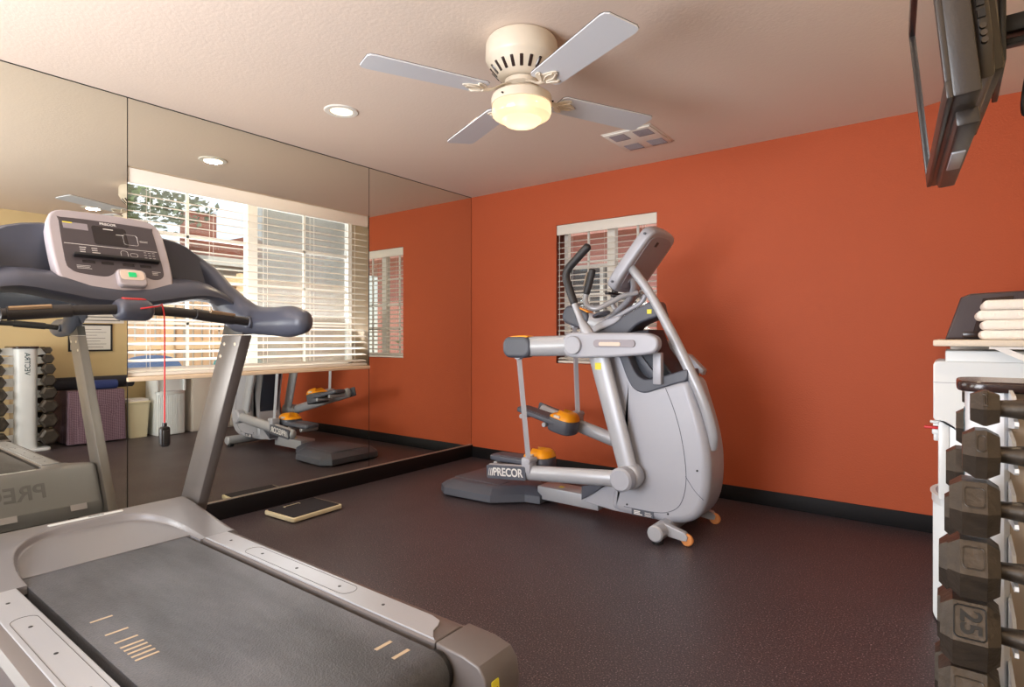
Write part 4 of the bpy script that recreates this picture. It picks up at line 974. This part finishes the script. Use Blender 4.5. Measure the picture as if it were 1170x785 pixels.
fr = thing('framed_certificate', 'small black-framed certificate on the beige wall', 'picture frame', (XR, 2.32, .97))
b = B(); y0, y1, z0, z1 = 2.10, 2.52, .965, 1.275
for a in ((y0, y1, z0, z0+.018), (y0, y1, z1-.018, z1), (y0, y0+.018, z0, z1), (y1-.018, y1, z0, z1)): box(b, XR-.018, XR-.001, a[0], a[1], a[2], a[3], bev=.002)
link('frame', b, M['frame'], fr)
b = B(); box(b, XR-.010, XR-.001, y0+.01, y1-.01, z0+.01, z1-.01); pp = link('certificate_sheet', b, M['paper'], fr)
b = B(); fmx = frame((XR-.0105, 2.31, 1.12), (0, -1, 0), (0, 0, 1))
for i in range(7):
    ww = (.10, .15, .06, .14, .09, .15, .12)[i]; box(b, -ww, ww, .09-i*.033, .094-i*.033, 0, .0006, mtx=fmx)
link('certificate_text', b, M['frame'], pp)
po = thing('wall_notice', 'white paper notice above the framed certificate on the beige wall', 'notice', (XR, 2.35, 1.29))
b = B(); box(b, XR-.003, XR-.0005, 2.08, 2.64, 1.285, 1.70); pp = link('notice_sheet', b, M['paper'], po)
b = B(); fmx = frame((XR-.0035, 2.36, 1.31), (0, -1, 0), (0, 0, 1)); ink_lines(b, fmx, -.24, .24, .0, .36, 9, .22, 3); link('notice_text', b, M['frame'], pp)

# towels
for i in range(4):
    z0 = 1.1165+i*.0375; ox = (.0, .004, -.012, .006)[i]; x0, x1, y0, y1 = .10+ox, .46, 2.80, 3.04
    b = B(); rings = []; h = .0365
    n = 14
    prof_t = []
    # folded edge (rounded) on the -x side, layers inside one body
    seg = [(x1, z0), (x0+.02, z0), (x0-.002, z0+.006), (x0-.012, z0+h*.5), (x0-.002, z0+h-.006), (x0+.02, z0+h), (x1, z0+h)]
    o = [(x1, z0), (x0+.016, z0)]+[(x0+.016-.0175*math.sin(math.pi*q/12), z0+h*(.5-.5*math.cos(math.pi*q/12))) for q in range(1, 12)]+[(x0+.016, z0+h), (x1, z0+h)]
    prism(b, o, 'y', y0-.006*(i % 2), y1, .012, 4)
    tag(link('folded_towel', b, M['towel'], ang=60), ('cream folded towel at the bottom of the stack on the counter', 'cream folded towel second from the bottom of the counter stack', 'cream folded towel second from the top of the counter stack', 'cream folded towel on top of the stack on the counter')[i], 'towel', 'folded towels on the counter')
bxo = thing('storage_box', 'dark brown plastic box with slanted front behind the towels on the counter', 'storage box', (.25, 3.35, 1.116))
b = B(); prism(b, [(-.01, 1.1165), (.045, 1.30), (.08, 1.315), (.50, 1.33), (.52, 1.1165)], 'y', 3.20, 3.50, .008, 2); link('shell', b, M['box_brown'], bxo)
b = B(); prism(b, [(.085, 1.14), (.12, 1.292), (.22, 1.30), (.22, 1.14)], 'y', 3.194, 3.202, .002, 1); link('front_panel', b, M['rack_cap'], bxo)
b = B(); box(b, .05, .14, 3.17, 3.21, 1.125, 1.150, bev=.003); link('drawer', b, M['rack_cap'], bxo)
b = B(); prism(b, [(.23, 1.13), (.23, 1.315), (.49, 1.325), (.49, 1.13)], 'y', 3.196, 3.204, .002, 1); link('side_panel', b, M['box_brown'], bxo)

# ---------------------------------------------------------------- television on wall arm
tv = thing('television', 'black flat-screen television tilted down from the wall arm, top right', 'television', (.02, 1.76, 1.58))
nb = Vector((.007, 1.37, 1.58)); fb = Vector((-.042, 2.15, 1.58)); nt_ = Vector((-.033, 1.37, 1.995))
tvm = frame(nb, fb-nb, nt_-nb)     # u along the width (near to far), v up, w = u x v
wdir = (tvm.to_3x3() @ Vector((0, 0, 1)))
sg = 1 if wdir.x > 0 else -1       # +w points away from the viewer side when sg > 0
Wt = (fb-nb).length; Ht = (nt_-nb).length*1.16
def tz(a, c): return sorted((sg*a, sg*c))
b = B(); a, c = tz(0, .045); box(b, 0, Wt, 0, Ht, a, c, bev=.006, mtx=tvm); sh_ = link('bezel', b, M['tv'], tv)
b = B(); a, c = tz(-.009, .002)
for q in ((0, Wt, 0, .035), (0, Wt, Ht-.022, Ht), (0, .022, .03, Ht-.02), (Wt-.022, Wt, .03, Ht-.02)): box(b, q[0], q[1], q[2], q[3], a, c, bev=.002, mtx=tvm)
link('front_rim', b, M['tv'], sh_)
b = B(); a, c = tz(-.0012, .001); box(b, .020, Wt-.020, .03, Ht-.020, a, c, mtx=tvm); link('screen', b, M['tv_screen'], tv)
b = B(); a, c = tz(.044, .075); prism(b, [(.03, .10), (.06, .04), (Wt-.06, .04), (Wt-.03, .10), (Wt-.03, Ht-.05), (.03, Ht-.05)], 'z', a, c, .012, 3, mtx=tvm); link('rear_shell', b, M['tv'], tv)
b = B(); a, c = tz(.07, .105); box(b, .15, Wt-.15, .08, .30, a, c, bev=.012, mtx=tvm); link('rear_bulge', b, M['tv'], tv)
b = B(); a, c = tz(.01, .05); box(b, .10, Wt-.10, -.03, .005, a, c, bev=.006, mtx=tvm); spk = link('speaker_bar', b, M['tv'], tv)
prt = B()
for k, v in enumerate((.100, .114, .128)):
    p0 = tvm @ Vector((.032, v, sg*.060)); p1 = tvm @ Vector((.022, v, sg*.060)); cyl(prt, p0, p1, .0055, 12)
each('audio_jack', prt, M['handle_iron'], tv)
b = B(); a, c = tz(.054, .066)
for v in (.145, .168): box(b, .024, .036, v, v+.016, a, c, mtx=tvm)
each('video_port', b, M['black'], tv)
b = B(); a, c = tz(.016, .042); box(b, .30, .46, -.034, -.028, a, c, bev=.001, mtx=tvm); link('underside_plate', b, M['amt_light'], tv)
wa = thing('television_mount', 'black steel wall arm holding the television', 'wall bracket', (.4, 1.76, 1.8))
b = B(); box(b, .088, .10, 1.62, 1.90, 1.72, 1.93, bev=.003); link('mount_plate', b, M['black'], wa)
b = B(); box(b, .10, .545, 1.735, 1.785, 1.825, 1.865, bev=.004); box(b, .10, .545, 1.745, 1.775, 1.80, 1.815, bev=.003); link('arm', b, M['black'], wa)
b = B(); box(b, .535, .549, 1.68, 1.84, 1.70, 1.95, bev=.003); link('wall_plate', b, M['black'], wa)
b = B(); tube(b, [(.15, 1.62, 1.80), (.135, 1.60, 1.70), (.125, 1.60, 1.62), (.13, 1.63, 1.60), (.14, 1.64, 1.66)], .004, 8); tag(link('television_cable', b, M['black']), 'black cable looping below the television', 'cable')

# ---------------------------------------------------------------- outside the patio window
struct('ground', bx(-30, 12, -14, 30, -.2, -.1), M['patio'], 'pale concrete patio outside the windows')
fe = thing('patio_fence', 'cedar board fence with pale posts beyond the patio window', 'fence', (-6.4, 3.0, -.1))
b = B()
y = -1.0; i = 0
while y < 8.0:
    wd = .07 if y < 3.2 else .135; gp = .022 if y < 3.2 else .004
    box(b, -6.45, -6.43, y, y+wd, -.1, 1.78+.0*i); y += wd+gp; i += 1
link('fence_boards', b, M['fence'], fe)
b = B()
for z in (.2, 1.0, 1.72): box(b, -6.43, -6.39, -1, 8, z, z+.09)
each('fence_rail', b, M['post'], fe)
for y in [-.6+.78*k for k in range(11)]:
    b = B(); box(b, -6.40, -6.31, y, y+.09, -.1, 1.84, bev=.005); link('fence_post', b, M['post'], fe)
def patio_chair(x, y, m, lab):
    t = thing('patio_chair', lab, 'chair', (x, y, -.1), 'plastic patio chairs')
    b = B()
    prism(b, c2([(-.25, .0), (-.27, .35), (-.20, .52), (0, .56), (.20, .52), (.27, .35), (.25, .0)], 4), 'z', -.012, .012, .005, 2, mtx=frame((x-.18, y, .42), (0, 1, 0), (-.25, 0, 1)))
    link('backrest', b, m, t)
    b = B(); box(b, x-.2, x+.28, y-.25, y+.25, .32, .35, bev=.012); link('seat', b, m, t)
    for sy in (-1, 1):
        b = B(); box(b, x-.22, x+.3, y+sy*.27-.035, y+sy*.27+.035, .55, .575, bev=.008); link('armrest', b, m, t)
        for xx in (x-.16, x+.24):
            b = B(); box(b, xx-.02, xx+.02, y+sy*.27-.02, y+sy*.27+.02, -.1, .555, bev=.005); link('leg', b, m, t)
patio_chair(-5.35, 2.15, M['chair_blue'], 'dark blue plastic patio chair outside by the fence')
patio_chair(-5.05, 2.45 if False else 2.78, M['chair_teal'], 'teal plastic patio chair outside right of the blue chair')
def tree(name, lab, x, y, h, r, m, n=2600, cz=None, tr=.14, grp='trees outside the patio window'):
    t = thing(name, lab, 'tree', (x, y, -.1), grp); b = B(); tube(b, [(x, y, -.1), (x+.1, y, h*.4), (x-.05, y+.1, h*.75)], [tr, tr*.8, tr*.4], 10); link('trunk', b, M['bark'], t)
    b = B(); rnd = random.Random(int(x*10+y*7)); cl = [(rnd.uniform(-.6, .6)*r, rnd.uniform(-.7, .7)*r, rnd.uniform(-.6, .7)*r, r*rnd.uniform(.35, .6)) for _ in range(14)]
    for _ in range(n):
        c_ = rnd.choice(cl); d = Vector((rnd.gauss(0, 1), rnd.gauss(0, 1), rnd.gauss(0, 1))).normalized()*c_[3]*rnd.uniform(.5, 1)
        p = Vector((x+c_[0], y+c_[1], (cz or h)+c_[2]))+d; q = rnd.uniform(.05, .10)*max(1, r/2)
        u = Vector((rnd.gauss(0, 1), rnd.gauss(0, 1), rnd.gauss(0, .5))).normalized(); v = u.orthogonal().normalized()*.5
        vs = [b.verts.new(p+u*q), b.verts.new(p+v*q), b.verts.new(p-u*q), b.verts.new(p-v*q)]; b.faces.new(vs)
    for f in b.faces: pass
    link('foliage', b, m, t)
tree('tree', 'leafy green tree filling the upper left of the patio window', -9.5, 1.9, 3.1, 1.5, M['leaf'], 7000)
tree('tree', 'grey-green tree against the sky behind the patio fence', -11.4, 3.9, 4.3, 1.35, M['leaf2'], 3200)
def house(name, lab, x0, x1, y0, y1, h, wm, rm=None, wins=(), grp=None, gable=True):
    t = thing(name, lab, 'building', ((x0+x1)/2, (y0+y1)/2, -.1)); b = B(); box(b, x0, x1, y0, y1, -.1, h); link('wall', b, wm, t)
    if rm:
        b = B(); o = .45
        if gable: prism(b, [(y0-o, h), (y1+o, h), ((y0+y1)/2, h+(y1-y0)*.2)], 'x', x0-o, x1+o)
        else: prism(b, [(x0-o, h), (x1+o, h), ((x0+x1)/2, h+(x1-x0)*.25)], 'y', y0-o, y1+o)
        rf = link('roof', b, rm, t)
        b = B(); box(b, x1+o-.02, x1+o+.03, y0-o, y1+o, h-.16, h+.02); link('fascia', b, M['white'], t)
    for f_, a0, a1, z0, z1 in wins:
        b = B()
        if f_ == 'x': box(b, x1-.02, x1+.04, a0, a1, z0, z1); box(b, x1-.02, x1+.06, a0-.06, a1+.06, z0-.08, z0)
        else: box(b, a0, a1, y0-.04, y0+.02, z0, z1); box(b, a0-.06, a1+.06, y0-.06, y0+.02, z0-.08, z0)
        wf = link('window', b, M['white'], t); b = B()
        m_ = (a0+a1)/2
        for s0, s1 in ((a0+.05, m_-.03), (m_+.03, a1-.05)):
            if f_ == 'x': box(b, x1+.03, x1+.045, s0, s1, z0+.05, z1-.05)
            else: box(b, s0, s1, y0-.045, y0-.03, z0+.05, z1-.05)
        link('pane', b, M['dark_glass'], wf)
    return t
hs1 = house('house', 'neighbouring house with red-brown tiled roof seen through the patio window', -17, -13.5, 5.6, 8.6, 2.9, M['stucco'], M['roof_tile'], [('x', 6.4, 7.6, 1.2, 2.3)])
b = B(); box(b, -14.2, -13.7, 6.0, 6.6, 2.9, 4.0); link('chimney', b, M['roof_tile'], hs1)
house('house', 'grey stucco building behind the fence, right side of the patio window', -11.0, -8.2, 6.2, 14, 5.2, M['grey_stucco'])
house('house', 'pink stucco house behind the small window in the orange wall', -6.0, 1.5, 7.2, 10, 2.5, M['pink_stucco'], M['roof_tile2'], [('y', -4.5, -3.2, .9, 2.15), ('y', -2.6, -1.6, .9, 2.1)], gable=False)
b = B(); rnd = random.Random(3)
sb = thing('shrub', 'small green shrub outside the small window', 'shrub', (-1.75, 6.0, -.1))
for _ in range(1500):
    p = Vector((-1.75+rnd.gauss(0, .35), 6.0+max(-.6, min(.6, rnd.gauss(0, .25))), .6+rnd.gauss(0, .3))); q = .05
    u = Vector((rnd.gauss(0, 1), rnd.gauss(0, 1), rnd.gauss(0, .5))).normalized(); v = u.orthogonal().normalized()*.5
    b.faces.new([b.verts.new(p+u*q), b.verts.new(p+v*q), b.verts.new(p-u*q), b.verts.new(p-v*q)])
link('foliage', b, M['leaf'], sb); b = B(); cyl(b, (-1.75, 6.0, -.1), (-1.75, 6.0, .5), .03, 8); link('stem', b, M['bark'], sb)
